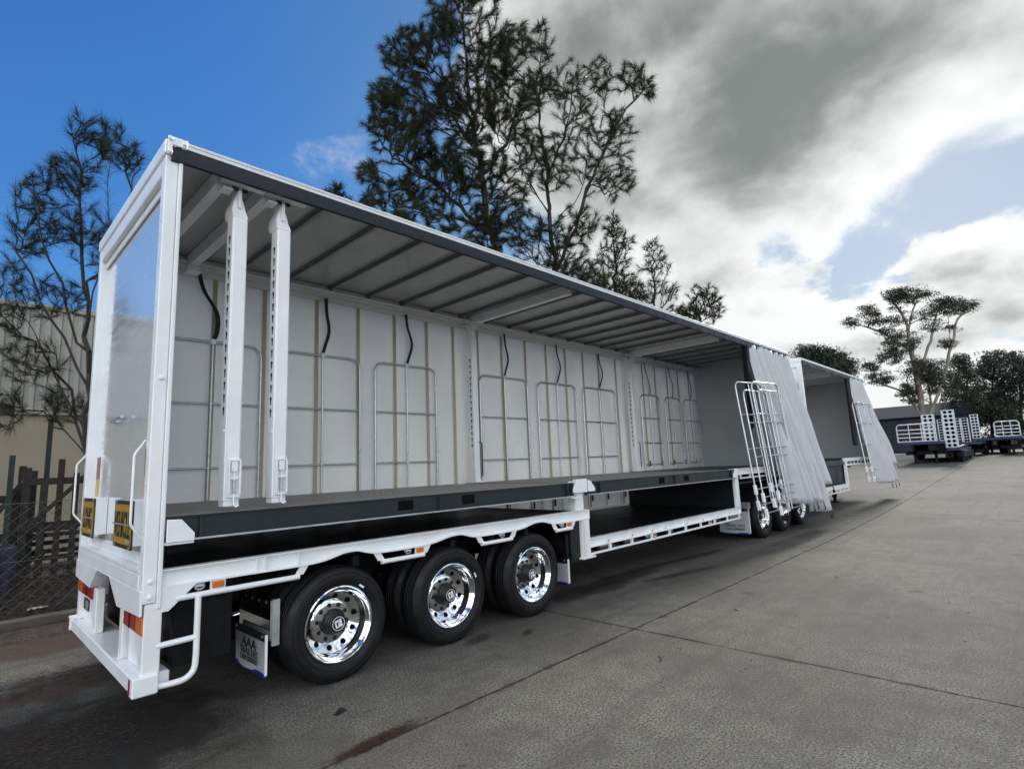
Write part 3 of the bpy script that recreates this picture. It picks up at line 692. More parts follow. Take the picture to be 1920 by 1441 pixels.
# sliding posts
def keyhole():
    mb = MB(); mb.prism([(-.015*math.cos(a), .016*math.sin(a)+.014) for a in np.linspace(0, 2*math.pi, 12, endpoint=False)][::-1], 'x', -.003, .001)
    mb.prism([(-.005, -.038), (.005, -.038), (.009, .006), (-.009, .006)], 'x', -.0028, .0008)
    return mb.mesh('slot')
def sliding_post(x0, y0, mid=False, zs=(2.22, 3.63)):
    w, dp_ = .118, .13; y1 = y0+dp_; x1 = x0+w
    body = MB().prism([(x0, y0+.012), (x0+.012, y0), (x1-.012, y0), (x1, y0+.012), (x1, y1), (x0, y1)], 'z', 1.53, 3.80)
    o = part(body, 'sliding_post', 'white_paint', smooth=30, bev=.003)
    # shoulder that tapers back and up to the roof track
    def ring(xa, xb, ya, yb, z): return [(xa, ya, z), (xb, ya, z), (xb, yb, z), (xa, yb, z)]
    lev = [ring(x0, x1, y0, y1, 3.801), ring(x0, x1, y0+.006, y1+.06, 3.815), ring(x0+.006, x1-.006, y0+.050, y1+.10, 3.89), ring(x0+.018, x1-.018, y0+.055, y1+.10, 3.95), ring(x0+.040, x1-.040, y0+.058, y1+.06, 4.01), ring(x0+.040, x1-.040, y0+.055, y1+.04, 4.07)]
    mb = MB(); vs = [p for l in lev for p in l]; fs = [(3,2,1,0), (20,21,22,23)]
    for k in range(5): fs += [(4*k+j, 4*k+(j+1) % 4, 4*k+4+(j+1) % 4, 4*k+4+j) for j in range(4)]
    mb.add(vs, fs); part(mb, 'post_shoulder', 'white_paint', o, bev=.004)
    part(MB().box(x0+.045, x1-.045, y0+.030, y0+.052, 3.90, 4.075), 'hinge_lug', 'white_paint', o, bev=.003)
    part(MB().box(x0-.09, x1+.14, y0-.01, y0+.055, 4.085, 4.13), 'track_carriage', 'white_paint', o, bev=.003)
    part(MB().tube([(x0+.0, y0+.045, 4.06), (x1, y0+.045, 4.06)], .016, 8), 'carriage_pin', 'hub_black', o)
    part(MB().box(x0-.075, x0+.0, y0+.02, y0+.13, 4.03, 4.045), 'carriage_plate', 'white_paint', o)
    n = int(round((zs[1]-zs[0])/.1))+1
    for k in range(n):
        put('slot', shared('slot', keyhole), 'hole_dark', o, (x0, y0+.06, zs[0]+.1*k))
    if not mid:
        lt = part(MB().box(x0+.022, x1-.004, y0-.018, y0-.001, 1.555, 1.57).box(x0+.022, x1-.004, y0-.018, y0-.001, 1.83, 1.845).box(x0+.022, x0+.034, y0-.03, y0-.001, 1.571, 1.829).box(x1-.016, x1-.004, y0-.03, y0-.001, 1.571, 1.829).box(x0+.035, x1-.017, y0-.024, y0-.001, 1.69, 1.70), 'latch_frame', 'white_paint', o, bev=.002)
        part(MB().box(x0+.046, x1-.028, y0-.026, y0-.001, 1.75, 1.825), 'latch_grip', 'white_paint', o, bev=.003)
        hel = [(x0+.069+.013*math.cos(a), y0-.014+.010*math.sin(a), 1.585+a*.0022) for a in np.linspace(0, 2*math.pi*7, 60)]
        part(MB().tube(hel, .003, 5), 'latch_spring', 'galv', o, 60)
        part(MB().tube([(x0+.069, y0-.012, 1.755), (x0+.069, y0-.012, 1.50), (x0+.08, y0-.03, 1.487), (x0+.10, y0-.03, 1.497)], .008, 8), 'latch_pin', 'white_paint', o, 60)
        part(MB().box(x0+.004, x1-.004, y0+.004, y1-.01, 1.49, 1.529), 'post_foot', 'white_paint', o, bev=.004)
        part(MB().tube([(x0-.008, y0+.03, 2.06), (x0+.002, y0+.03, 2.06)], .014, 8), 'stop_peg', 'white_paint', o, 50)
    else:
        part(MB().box(x0-.02, x1+.05, y0-.02, y1-.005, 1.466, 1.485), 'post_foot', 'white_paint', o)
        part(MB().box(x0, x1, y0+.002, y1-.002, 1.486, 1.529), 'post_base', 'white_paint', o)
        part(MB().tube([(x1-.03, y0-.004, 2.10), (x1-.03, y0-.035, 2.10), (x1+.005, y0-.035, 2.10), (x1+.005, y0-.035, 1.56)], .009, 8), 'lock_rod', 'hub_black', o, 50)
sliding_post(.505, .075); sliding_post(.865, .075)
sliding_post(4.96, 2.20, True, (2.05, 3.45)); sliding_post(9.80, 2.20, True, (2.05, 3.45))
# front wall
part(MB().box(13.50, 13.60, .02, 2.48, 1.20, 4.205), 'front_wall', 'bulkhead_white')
# running gear and chassis
for ya in (.78, 1.60):
    part(MB().box(.22, 4.80, ya, ya+.12, .66, .998), 'chassis_beam', 'chassis_black')
    part(MB().box(4.9, 10.3, ya, ya+.12, .42, .658), 'chassis_beam', 'chassis_black')
    part(MB().box(9.8, 13.5, ya, ya+.12, 1.10, 1.355), 'chassis_beam', 'chassis_black')
for x in np.arange(.5, 4.8, .55):
    part(MB().box(x-.03, x+.03, .06, 2.44, .90, .985), 'cross_member', 'chassis_black')
for x in np.arange(5.2, 9.7, .6):
    part(MB().box(x-.03, x+.03, .06, 2.44, .54, .655), 'cross_member', 'chassis_black')
part(MB().box(4.60, 4.858, .05, 2.45, .48, .98), 'gooseneck_box', 'slate_dark')
part(MB().box(.235, .62, .16, 2.34, .42, .97), 'dark_filler', 'chassis_black')  # added black block that darkens the open gaps behind bumper and ladder
XW = [1.438, 2.652, 3.866]
for x in XW:
    wheel(T1, x); wheel(T1, x, False, False)
    part(MB().tube([(x, .3, .46), (x, 2.2, .46)], .07, 12), 'axle', 'chassis_black', smooth=50)
    for ya in (.72, 1.72):
        part(MB().box(x-.42, x+.30, ya-.04, ya+.05, .42, .52).box(x-.45, x-.33, ya-.05, ya+.06, .40, .68), 'trailing_arm', 'chassis_black')
        part(MB().lathe([(.0001, 0), (.11, 0), (.12, .06), (.10, .12), (.12, .18), (.0001, .2)], 20).box(-.01, .01, 0, .01, -.01, .01), 'air_bag', 'rubber', None, 50).location = (x+.22, ya-.1, .58)
# mudflaps
fl = part(MB().box(.895, .903, .12, .76, .44, .735), 'flap_plate', 'chrome')
part(MB().box(.903, .96, .10, .12, .40, .745), 'flap_plate_return', 'galv', fl)
for yy in (.2, .34, .48, .62): put('bolt', shared('screw', lambda: 0), 'galv', fl, (.889, yy, .715), Matrix.Rotation(R_(-90), 3, 'Z'))
part(MB().box(.893, .8945, .13, .75, .675, .735), 'flap_clamp', 'chassis_black', fl)
def flap(x, ya, yb, za, zb, lines, lab=None):
    nn = 14; P = []
    for i in range(nn+1):
        yy = ya+(yb-ya)*i/nn; row = []
        for j in range(9):
            z = zb-(zb-za)*j/8; bx = .012*math.sin(i*.55)*(j/8)
            row.append((x+bx, yy, z))
        P.append(row)
    o = part(MB().grid(P).grid([[(p[0]+.008, p[1], p[2]) for p in r_] for r_ in P]), 'mud_flap', 'flap_white', smooth=60, label=lab)
    part(MB().box(x-.006, x+.012, ya-.012, ya+.003, za+.01, zb), 'flap_edge', 'print_white', o)
    part(MB().box(x+.004, x+.016, ya+.01, yb, za-.02, za+.012), 'flap_hem', 'flap_blue', o)
    part(MB().box(x-.005, x-.0005, ya, yb, zb-.055, zb+.004), 'flap_clamp', 'slate_dark', o)
    for yy in (ya+.05, yb-.05): put('bolt', shared('screw', lambda: 0), 'galv', o, (x-.011, yy, zb-.02), Matrix.Rotation(R_(-90), 3, 'Z'))
    yc = (ya+yb)/2-.02
    for body, w_, h_, z in lines: put('lettering', text_mesh('flap_'+body, body, w_, h_, .001), 'print_black', o, (x-.014, yc, z), BACK)
    return o
flap(.862, .12, .755, .185, .49, (('AAA', .30, .075, .385), ('TRAILERS', .36, .052, .315), ('1300288888', .35, .040, .262)), 'white mud flap lettered AAA TRAILERS')
flap(4.52, .05, .62, .235, .53, ())
part(MB().box(4.50, 4.55, .05, .62, .55, .82), 'flap_hanger', 'chassis_black')

# black gate straps that hang from the far roof rail, and the aluminium load gates
GATES = [(.55, 1.10, 0), (1.90, 1.11, 0), (3.255, 1.10, 0), (5.30, 1.20, 0), (6.79, 1.18, 0), (8.22, 1.20, 0), (10.50, .86, 1), (11.66, .80, 1), (12.68, .80, 1)]
def gate_mesh(w, h, rungs):
    r = .017; rc = .13; mb = MB()
    out = [(0, 0, 0), (0, 0, h-rc)] + [(rc-rc*math.cos(a), 0, h-rc+rc*math.sin(a)) for a in np.linspace(.3, 1.57, 4)] + [(w-rc+rc*math.sin(a), 0, h-rc+rc*math.cos(a)) for a in np.linspace(0, 1.57, 5)] + [(w, 0, 0)]
    mb.tube(out, r, 8); return mb.mesh('gate', 60)
def gate(name, label, w, h, rungs, loc, rot=None, group=None, feet=False):
    o = put(name, shared(('gate', w, h), lambda: gate_mesh(w, h, rungs)), 'alu_tube', None, loc, rot); tag(o, label, 'load gate', group)
    put('centre_bar', shared(('gc', h), lambda: MB().tube([(0, 0, .02), (0, 0, h-.01)], .014, 8).mesh('bar', 60)), 'alu_tube', o, tuple(Vector(loc)+(rot or Matrix.Identity(3)) @ Vector((w/2, 0, 0))), rot)
    for z in rungs:
        put('rung', shared(('gr', w), lambda: MB().tube([(.005, 0, 0), (w-.005, 0, 0)], .013, 8).mesh('rung', 60)), 'alu_tube', o, tuple(Vector(loc)+(rot or Matrix.Identity(3)) @ Vector((0, 0, z))), rot)
    if feet:
        for x in (0, w):
            for z in (.04, .34):
                put('foot_clamp', shared('fclamp', lambda: MB().box(-.024, .024, -.03, .03, -.09, .09).mesh('foot_clamp')), 'print_white', o, tuple(Vector(loc)+(rot or Matrix.Identity(3)) @ Vector((x, 0, z))), rot, .008)
    return o
what = ['behind the two rear sliding posts', 'second from the rear end wall', 'just before the first wall post', 'right after the first wall post', 'midway between the two wall posts',
        'just before the second wall post', 'right after the second wall post', 'second after the second wall post', 'beside the front wall']
for i, (x, w, sm) in enumerate(GATES):
    zf = 1.10 if x < 4.9 else .78 if x < 9.8 else 1.47
    zf2 = zf; h = 3.27-zf
    rungs = [z-zf for z in (2.55, 1.82, 1.16) if z > zf+.02] if not sm else [2.70-zf, 2.11-zf, 1.60-zf]
    yg = 2.405
    gate('load_gate', 'tall aluminium load gate leaning on the white curtain, '+what[i], w, round(h, 3), rungs, (x, yg, zf), None, 'aluminium gates along the far curtain')
    xm = x+w/2; dx = [-.19, .02, -.03, .0, -.02, -.02, -.22, -.16, -.1][i]; k = [.10, .07, .10, .10, .12, .14, .05, .10, .10][i]
    pts = smooth_poly([(xm+dx, 2.36, 4.06), (xm+dx*.8+k*.25, 2.37, 3.86), (xm+dx*.4+k, 2.385, 3.62), (xm+k*.35, 2.39, 3.40), (xm, 2.40, 3.29)], 5)
    st = build(MB().strip(pts, (1, .15, 0), .05, .004), 'gate_strap', 'black_web', T1, 60)
    build(MB().box(xm-.03, xm+.03, 2.385, 2.415, 3.245, 3.305), 'strap_hook', 'galv', st)
# gathered near-side curtain
def curtain(xt0, xt1, flare, zs, seed, parent, ztop=4.11, yt=-.02, shear=.15):
    """gathered sheet of sharp pleats: each pleat has a broad outer face and a short return"""
    rg = random.Random(seed); nf = len(zs); nv = 30; P = []
    amp = [rg.uniform(.75, 1.2) for _ in range(nf)]; wid = [rg.uniform(.75, 1.3) for _ in range(nf)]; tot = sum(wid); cum = [sum(wid[:i])/tot for i in range(nf+1)]
    tilt = [rg.uniform(-.05, .07) for _ in range(nf)]; ph = [rg.uniform(0, 6.28) for _ in range(nf)]
    prof = [(0, 0), (.08, .03), (.18, .18), (.28, .47), (.37, .80), (.44, .96), (.50, 1.0), (.57, .95), (.66, .78), (.78, .47), (.89, .17), (.97, .03)]
    for i in range(nf):
        x0 = cum[i]; w_ = cum[i+1]-cum[i]
        for (a, b_) in prof:
            row = []
            for j in range(nv+1):
                v = j/nv; A = amp[i]*(.11+.25*min(1, v*1.25))
                u = x0+w_*a
                x = xt0+(xt1-xt0)*u+tilt[i]*v+shear*v
                y = yt-flare*v**1.15-A*(b_-.35)+.018*math.sin(v*5+ph[i])*b_+.010*math.sin(v*13+ph[i]+a*3)
                z = ztop+(zs[i]+.02*(a-.5)-ztop)*v
                row.append((x, y, z))
            P.append(row)
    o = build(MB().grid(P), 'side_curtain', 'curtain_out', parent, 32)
    sm = o.modifiers.new('solid', 'SOLIDIFY'); sm.thickness = .004; sm.offset = 0
    for i in range(nf):
        q = P[i*len(prof)+6][nv]
        build(MB().strip([(q[0], q[1]+.012, q[2]+.04), (q[0]+.01, q[1]+.012, q[2]-.02), (q[0]-.01, q[1], q[2]-.09)], (1, 0, 0), .045, .004), 'curtain_tail', 'black_web', o)
        build(MB().tube([(q[0], q[1], q[2]-.07), (q[0]+.04, q[1], q[2]-.11), (q[0]+.02, q[1], q[2]-.16), (q[0]-.03, q[1], q[2]-.14)], .011, 6), 'curtain_hook', 'hub_black', o)
    return o
curtain(11.10, 13.55, .50, [.70, .66, .68, .64, .42, .40, .98], 3, T1)
part(MB().strip([(11.02, -.02, 4.1), (10.99, .02, 3.6), (11.0, -.06, 3.25)], (1, .2, 0), .06, .004), 'gate_strap', 'black_web')
# dark inner liner gathered behind it
P = [[(10.85+.28*u+.03*math.sin(u*14), .03+.05*math.sin(u*20), 4.1-2.0*v*(1-.5*u)) for v in np.linspace(0, 1, 8)] for u in np.linspace(0, 1, 20)]
part(MB().grid(P), 'curtain_liner', 'slate_dark', smooth=60)
bund = [(9.93, -.13, 0.0, .0, 'outermost of the hanging bunch'), (10.10, -.20, .05, -.16, 'second of the hanging bunch'), (10.36, -.27, -.03, .02, 'third of the hanging bunch'), (10.50, -.34, .04, -.14, 'innermost of the hanging bunch against the gathered curtain')]
for i, (x, y, a, dz, t_) in enumerate(bund):
    rot = Matrix.Rotation(R_(-4)+a, 3, 'Z') @ Matrix.Rotation(R_(-4.5), 3, 'X') @ Matrix.Rotation(R_(-2.0+i*.4), 3, 'Y')
    gate('load_gate', 'aluminium load gate hung outside the trailer, '+t_, 1.18, 2.46, [.04, .34, 1.12, 1.80], (x-.0, y-.18, .72+dz), rot, 'aluminium gates bunched outside the open side', True)

# ---------------------------------------------------------------- second (lead) trailer, further along
T2 = thing('curtainside_trailer', 'shorter white curtainside trailer coupled ahead of the long one, its side half open', 'trailer', (15, 1.25, 0))
def part2(mb, name, mat, parent=None, smooth=None, bev=0, label=None): return build(mb, name, mat, parent or T2, smooth, bev, label=label)
X0, X1 = 14.64, 21.45
for ya, yb in ((0, .10), (2.40, 2.5)):
    part2(MB().box(X0, X0+.11, ya, yb, .70, 4.12), 'corner_post', 'white_paint', bev=.005)
part2(MB().box(X0+.004, X0+.10, .101, 2.399, 3.98, 4.204), 'rear_header', 'white_paint', bev=.006)
part2(MB().box(X0+.06, X0+.08, .10, 2.40, 1.12, 3.98), 'rear_panel', 'gloss_panel')
part2(MB().box(X0-.01, X0+.09, -.006, 2.506, 4.125, 4.226), 'header_cap', 'white_paint', bev=.006)
part2(MB().box(X0+.092, X1, .02, 2.48, 4.206, 4.222), 'roof_panel', 'roof_skin')
part2(MB().box(X0+.12, X1, -.026, -.004, 4.06, 4.165), 'valance', 'valance')
part2(MB().box(X0+.12, X1, -.036, -.001, 4.17, 4.226), 'roof_edge_trim', 'white_alu')
part2(MB().box(X0+.11, X1, .0, .10, 4.14, 4.204), 'near_roof_rail', 'white_alu'); part2(MB().box(X0+.11, X1-.1, 2.30, 2.5, 4.08, 4.2), 'far_roof_rail', 'white_alu')
for x in np.arange(X0+.5, X1-.2, .575): part2(MB().box(x-.034, x+.034, .131, 2.299, 4.16, 4.205), 'roof_bow', 'white_alu')
bm_ = part2(MB().box(17.9, 18.0, .14, 2.28, 4.04, 4.2), 'roof_beam', 'white_paint')
part2(MB().box(17.88, 18.02, 2.1, 2.3, 1.5, 4.03), 'wall_post', 'white_paint')
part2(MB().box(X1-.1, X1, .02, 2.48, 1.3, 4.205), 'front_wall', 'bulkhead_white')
P = [[(X0+.11+(X1-X0-.2)*i/60, 2.452+.006*math.sin(i*.6), z) for z in np.linspace(.6, 4.08, 8)] for i in range(61)]
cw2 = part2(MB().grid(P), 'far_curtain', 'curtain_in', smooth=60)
part2(MB().box(X0+.11, 17.9, .075, 2.42, .70, .78), 'lower_deck', 'deck_black'); part2(MB().box(17.97, X1, .085, 2.42, 1.40, 1.50), 'front_deck', 'slate_steel')
part2(MB().box(17.92, 17.96, .05, 2.43, .70, 1.44), 'step_bulkhead', 'slate_dark')
part2(MB().box(X0+.2, 17.85, .02, .05, 1.33, 1.47).box(X0+.2, 17.85, .051, 2.38, 1.45, 1.465), 'mezzanine_deck', 'slate_steel')
part2(MB().box(X0+.25, 17.9, .09, .12, .79, 1.32), 'side_board', 'slate_dark')
lr2 = part2(MB().box(X0+.05, 18.0, .0, .04, .665, .775), 'lower_rail', 'white_paint'); part2(MB().box(X0+.05, 18.0, .0, .035, .56, .592), 'rope_rail', 'white_paint', lr2)
for x in np.linspace(X0+.2, 17.9, 8): part2(MB().box(x-.02, x+.02, .004, .03, .593, .663), 'rail_post', 'white_paint', lr2)
part2(MB().box(17.86, 18.02, .0, .06, .775, 1.42), 'step_post', 'white_paint')
fr2 = part2(MB().box(17.70, X1, .0, .04, 1.42, 1.52), 'front_rail', 'white_paint'); part2(MB().box(18.05, X1, .0, .035, 1.30, 1.33), 'rope_rail', 'white_paint', fr2)
for x in np.linspace(18.1, 21.2, 8): part2(MB().box(x-.02, x+.02, .004, .03, 1.331, 1.418), 'rail_post', 'white_paint', fr2)
for ya in (.78, 1.60):
    part2(MB().box(10.4, 21.0, ya+.01, ya+.11, .72, 1.0 if False else .98), 'chassis_beam', 'chassis_black')
part2(MB().lathe([(.0001, 0), (.5, 0), (.5, .08), (.0001, .08)], 30), 'turntable', 'chassis_black').matrix_world = Matrix.Translation((12.2, 1.25, 1.02)) @ Matrix.Rotation(R_(90), 4, 'X')
for i, x in enumerate((11.059, 12.273, 13.487)):
    wheel(T2, x, True, True, gz(x)); wheel(T2, x, False, False, gz(x))
    part2(MB().tube([(x, .3, .46), (x, 2.2, .46)], .07, 12), 'axle', 'chassis_black', smooth=50)
    part2(MB().box(x-.3, x+.3, .70, .80, .48, .73), 'trailing_arm', 'chassis_black')
    # guard over each wheel
    arc = [(x+.56*math.cos(a), .47+.56*math.sin(a)) for a in np.linspace(.35, 2.79, 14)]
    Pg = [[(px_, yy, pz) for yy in (.05, .62)] for px_, pz in arc]
    part2(MB().grid(Pg), 'mudguard', 'chassis_black', smooth=60)
for ya in (.55, 1.85):
    part2(MB().box(18.62, 18.74, ya, ya+.12, .30, 1.40).box(18.56, 18.80, ya-.06, ya+.18, gz(18.7), gz(18.7)+.03).box(18.645, 18.715, ya+.02, ya+.10, gz(18.7)+.03, .32), 'landing_leg', 'chassis_black')
part2(MB().box(10.32, 10.40, .04, .70, .66, .78), 'flap_hanger', 'galv')
T1_keep = T1; T1 = T2
flap(10.33, .06, .68, .17, .66, (('TRAILERS', .40, .055, .32), ('1300288888', .40, .045, .25)), 'white mud flap lettered TRAILERS')
T1 = T1_keep
ch = part2(MB().box(9.98, 9.995, .35, 1.3, .44, .56), 'chevron_board', 'tape_yellow')
for k in range(4):
    y0 = .38+k*.24; part2(MB().prism([(y0, .442), (y0+.10, .442), (y0+.18, .558), (y0+.08, .558)], 'x', 9.974, 9.979), 'chevron_stripe', 'tape_red', ch)
curtain(19.55, 21.3, .50, [.68, .66, .70, 1.25], 11, T2)
part2(MB().grid([[(19.38+.22*u, .02+.06*math.sin(u*18), 4.1-2.2*v) for v in np.linspace(0, 1, 6)] for u in np.linspace(0, 1, 14)]), 'curtain_liner', 'slate_dark', smooth=60)
for i, (x, a) in enumerate(((19.0, .02), (19.28, -.03))):
    rot = Matrix.Rotation(R_(-3)+a, 3, 'Z') @ Matrix.Rotation(R_(-4.5), 3, 'X')
    gate('load_gate', ['aluminium load gate hung on the half-open side of the shorter trailer, furthest from its curtain', 'aluminium load gate hung on the half-open side of the shorter trailer, against its curtain'][i], 1.18, 2.46, [.04, .34, 1.12, 1.80], (x, -.32-.08*i, .80), rot, 'aluminium gates bunched outside the shorter trailer', True)

# ---------------------------------------------------------------- vegetation
def np_mesh(name, V, F):
    """V (n,3), F (m,k) with k = 3 or 4"""
    me = bpy.data.meshes.new(name); V = np.asarray(V, np.float32); F = np.asarray(F, np.int32); k = F.shape[1]
    me.vertices.add(len(V)); me.vertices.foreach_set('co', V.ravel())
    me.loops.add(F.size); me.loops.foreach_set('vertex_index', F.ravel())
    me.polygons.add(len(F)); me.polygons.foreach_set('loop_start', np.arange(0, F.size, k, dtype=np.int32))
    me.update(calc_edges=True); return me
class Grow:
    def __init__(s, seed): s.rg = np.random.default_rng(seed); s.P = np.zeros((0, 3)); s.par = []; s.tips = []
    def node(s, p, par): s.P = np.vstack([s.P, p]); s.par.append(par); return len(s.par)-1
    def limb(s, pts, seg=.4, wob=.04):
        pts = [np.asarray(p, float) for p in pts]
        if len(s.par) == 0: cur = s.node(pts[0], -1)
        else: cur = int(np.argmin(np.linalg.norm(s.P-pts[0], axis=1)))
        fine = [np.array(q) for q in smooth_poly([tuple(p) for p in pts], max(2, int(np.linalg.norm(pts[-1]-pts[0])/seg/max(1, len(pts)-1))+1))][1:]
        for q in fine: cur = s.node(q+s.rg.normal(0, wob, 3), cur)
        s.tips.append(cur)
    def attract(s, A, seg=.35, up=.5, pen=1.0, wob=.014, lift=.2):
        d0 = np.array([np.min(np.linalg.norm(s.P-a, axis=1)) for a in A])
        for a in A[np.argsort(d0)]:
            v = a-s.P; d = np.linalg.norm(v, axis=1)+1e-6
            cost = d*(1+pen*np.clip(up-v[:, 2]/d, 0, 2))
            n = int(np.argmin(cost)); p = s.P[n]; dist = d[n]
            if dist < .08: continue
            base = (p-s.P[s.par[n]]) if s.par[n] >= 0 else np.array([0, 0, 1.]); base = base/(np.linalg.norm(base)+1e-6)
            dirn = (a-p)/dist; c = p+(dirn*.6+base*.25+np.array([0, 0, lift*.3]))*dist*.5
            k = max(1, int(math.ceil(dist/seg))); cur = n
            for i in range(1, k+1):
                u = i/k; q = (1-u)**2*p+2*u*(1-u)*c+u*u*a
                if i < k: q = q+s.rg.normal(0, wob, 3)
                cur = s.node(q, cur)
            s.tips.append(cur)
    def radii(s, tip, expo, rmax):
        n = len(s.par); cnt = np.zeros(n); has = np.zeros(n, bool)
        for i in range(n):
            if s.par[i] >= 0: has[s.par[i]] = True
        for i in range(n-1, -1, -1):
            if not has[i]: cnt[i] += 1
            if s.par[i] >= 0: cnt[s.par[i]] += cnt[i]
        return np.minimum(tip*cnt**expo, rmax), has
    def branch_mesh(s, name, tip, expo, rmax):
        r, has = s.radii(tip, expo, rmax); par = np.array(s.par); idx = np.where(par >= 0)[0]
        Vs, Fs, off = [], [], 0
        for big in (True, False):
            sel = idx[(r[idx] > .03) == big]; n = 8 if big else 4
            if len(sel) == 0: continue
            a, b = s.P[par[sel]], s.P[sel]; t_ = b-a; t_ = t_/(np.linalg.norm(t_, axis=1, keepdims=True)+1e-9)
            ref = np.where(np.abs(t_[:, 2:3]) < .9, [[0, 0, 1.]], [[0, 1., 0]]); u = np.cross(t_, ref); u /= np.linalg.norm(u, axis=1, keepdims=True)+1e-9; w = np.cross(u, t_)
            ra = np.minimum(r[par[sel]], r[sel]*1.35)[:, None]; rb = r[sel][:, None]; m = len(sel)
            ring = []
            for c0, rr in ((a, ra), (b, rb)):
                for j in range(n):
                    th = 2*math.pi*j/n; ring.append(c0+(u*math.cos(th)+w*math.sin(th))*rr)
            V = np.stack(ring, 1).reshape(-1, 3); o = (np.arange(m)*2*n)[:, None]+off
            F = np.concatenate([np.stack([o[:, 0]+j, o[:, 0]+(j+1) % n, o[:, 0]+n+(j+1) % n, o[:, 0]+n+j], 1) for j in range(n)])
            Vs.append(V); Fs.append(F); off += len(V)
        me = np_mesh(name, np.concatenate(Vs), np.concatenate(Fs)); me.shade_smooth(); return me
def blob_points(blobs, depth, rg, k=1.0, depth_k=.8, to3=None):
    out = []
    for (cx, cy, rx, ry, n) in blobs:
        for _ in range(int(n*k)):
            while True:
                q = rg.uniform(-1, 1, 3)
                if q@q < 1: break
            dd = depth+q[2]*depth_k*max(rx, ry)*depth/FPX
            out.append(at_depth(cx+q[0]*rx, cy+q[1]*ry, dd))
    return np.array(out)
def needles(g_, rg, per, ln, wd, spread=.62, hang=.03, reach=.45):
    """fine sprays along the outer twigs"""
    r, has = g_.radii(1, .5, 99); par = np.array(g_.par); P = g_.P
    out = np.where((r < 2.3) & (par >= 0))[0]
    a, b = P[par[out]], P[out]; t_ = b-a; t_ = t_/(np.linalg.norm(t_, axis=1, keepdims=True)+1e-9)
    tipm = ~has[out]; cnt = np.where(tipm, per, int(per*.62)); rep = np.repeat(np.arange(len(out)), cnt); m = len(rep)
    u = rg.uniform(0, 1, (m, 1)); base = a[rep]*(1-u)+b[rep]*u + np.where(tipm[rep][:, None], t_[rep]*rg.uniform(0, .10, (m, 1)), 0)
    dr = t_[rep]*.75+rg.normal(0, spread*.55, (m, 3))+np.array([0, 0, hang]); dr /= np.linalg.norm(dr, axis=1, keepdims=True)
    L = rg.uniform(.45, 1.0, (m, 1))*ln
    sd = np.cross(dr, rg.normal(0, 1, (m, 3))); sd /= np.linalg.norm(sd, axis=1, keepdims=True)+1e-9
    mid = base+dr*L*.55; tip = base+dr*L+np.array([0, 0, -1.])*L*.12
    V = np.stack([base-sd*wd/2, base+sd*wd/2, mid+sd*wd*.42, tip, mid-sd*wd*.42], 1).reshape(-1, 3)
    o = np.arange(m)*5
    return V, np.concatenate([np.stack([o, o+1, o+2, o+4], 1), np.stack([o+4, o+2, o+3, o+3], 1)])
def tri_fix(V, F):
    q = F[F[:, 2] != F[:, 3]]; t3 = F[F[:, 2] == F[:, 3]][:, :3]
    return V, np.concatenate([q[:, [0, 1, 2]], q[:, [0, 2, 3]], t3])
def sheoak(label, depth, trunk_px, limbs_px, blobs, seed, per=26, ln=.34, wd=.011, tip=.0065, rmax=.20, k=1.0, base=None, dk=.8, group='she-oaks behind the trailers'):
    rg = np.random.default_rng(seed); gro = Grow(seed)
    tp = [at_depth(x, y, depth) for x, y in trunk_px]; b0 = tp[0].copy() if base is None else np.array(base, float); b0[2] = .02
    gro.limb([b0, (b0+tp[0])/2+np.array([.05, .05, 0])]+tp if base is None else [b0]+tp)
    for l in limbs_px:
        dz = rg.uniform(-.9, .9)
        gro.limb([at_depth(x, y, depth+dz*i/len(l)) for i, (x, y) in enumerate(l)])
    gro.attract(blob_points(blobs, depth, rg, k, dk))
    V, F = tri_fix(*needles(gro, rg, per, ln, wd))
    t_ = thing('sheoak_tree', label, 'tree', tuple(b0), group=group)
    put('trunk', gro.branch_mesh('trunk', tip, .47, rmax), 'bark_dark', t_)
    put('crown', np_mesh('crown', V, F), 'needle', t_)
    return len(F)
nt = 0
nt += sheoak('tallest she-oak with a broad wispy dark crown rising behind the long trailer', 17.5, [(940, 500), (915, 420), (905, 330), (884, 200), (872, 80), (866, -40)],
   [[(922, 445), (860, 385), (800, 335), (745, 300)], [(905, 330), (955, 255), (985, 150)], [(900, 300), (845, 205), (805, 105)], [(918, 425), (830, 405), (745, 385)], [(890, 240), (830, 150), (770, 100)], [(910, 380), (960, 330), (1000, 280)]],
   [(870, 20, 70, 70, 60), (765, 100, 50, 50, 46), (725, 190, 35, 45, 34), (800, 190, 75, 70, 70), (880, 190, 75, 80, 70), (955, 90, 45, 50, 34), (760, 265, 65, 50, 56), (880, 300, 85, 60, 64), (820, 335, 70, 50, 50),
    (735, 360, 60, 32, 34), (690, 322, 25, 28, 12), (790, 410, 80, 40, 40), (960, 200, 50, 80, 44), (915, 110, 50, 60, 34), (702, 232, 22, 25, 10), (935, 385, 60, 60, 40), (820, 60, 40, 50, 26), (900, 440, 60, 40, 30)], 21, per=92, ln=.38, wd=.0085, k=2.6)
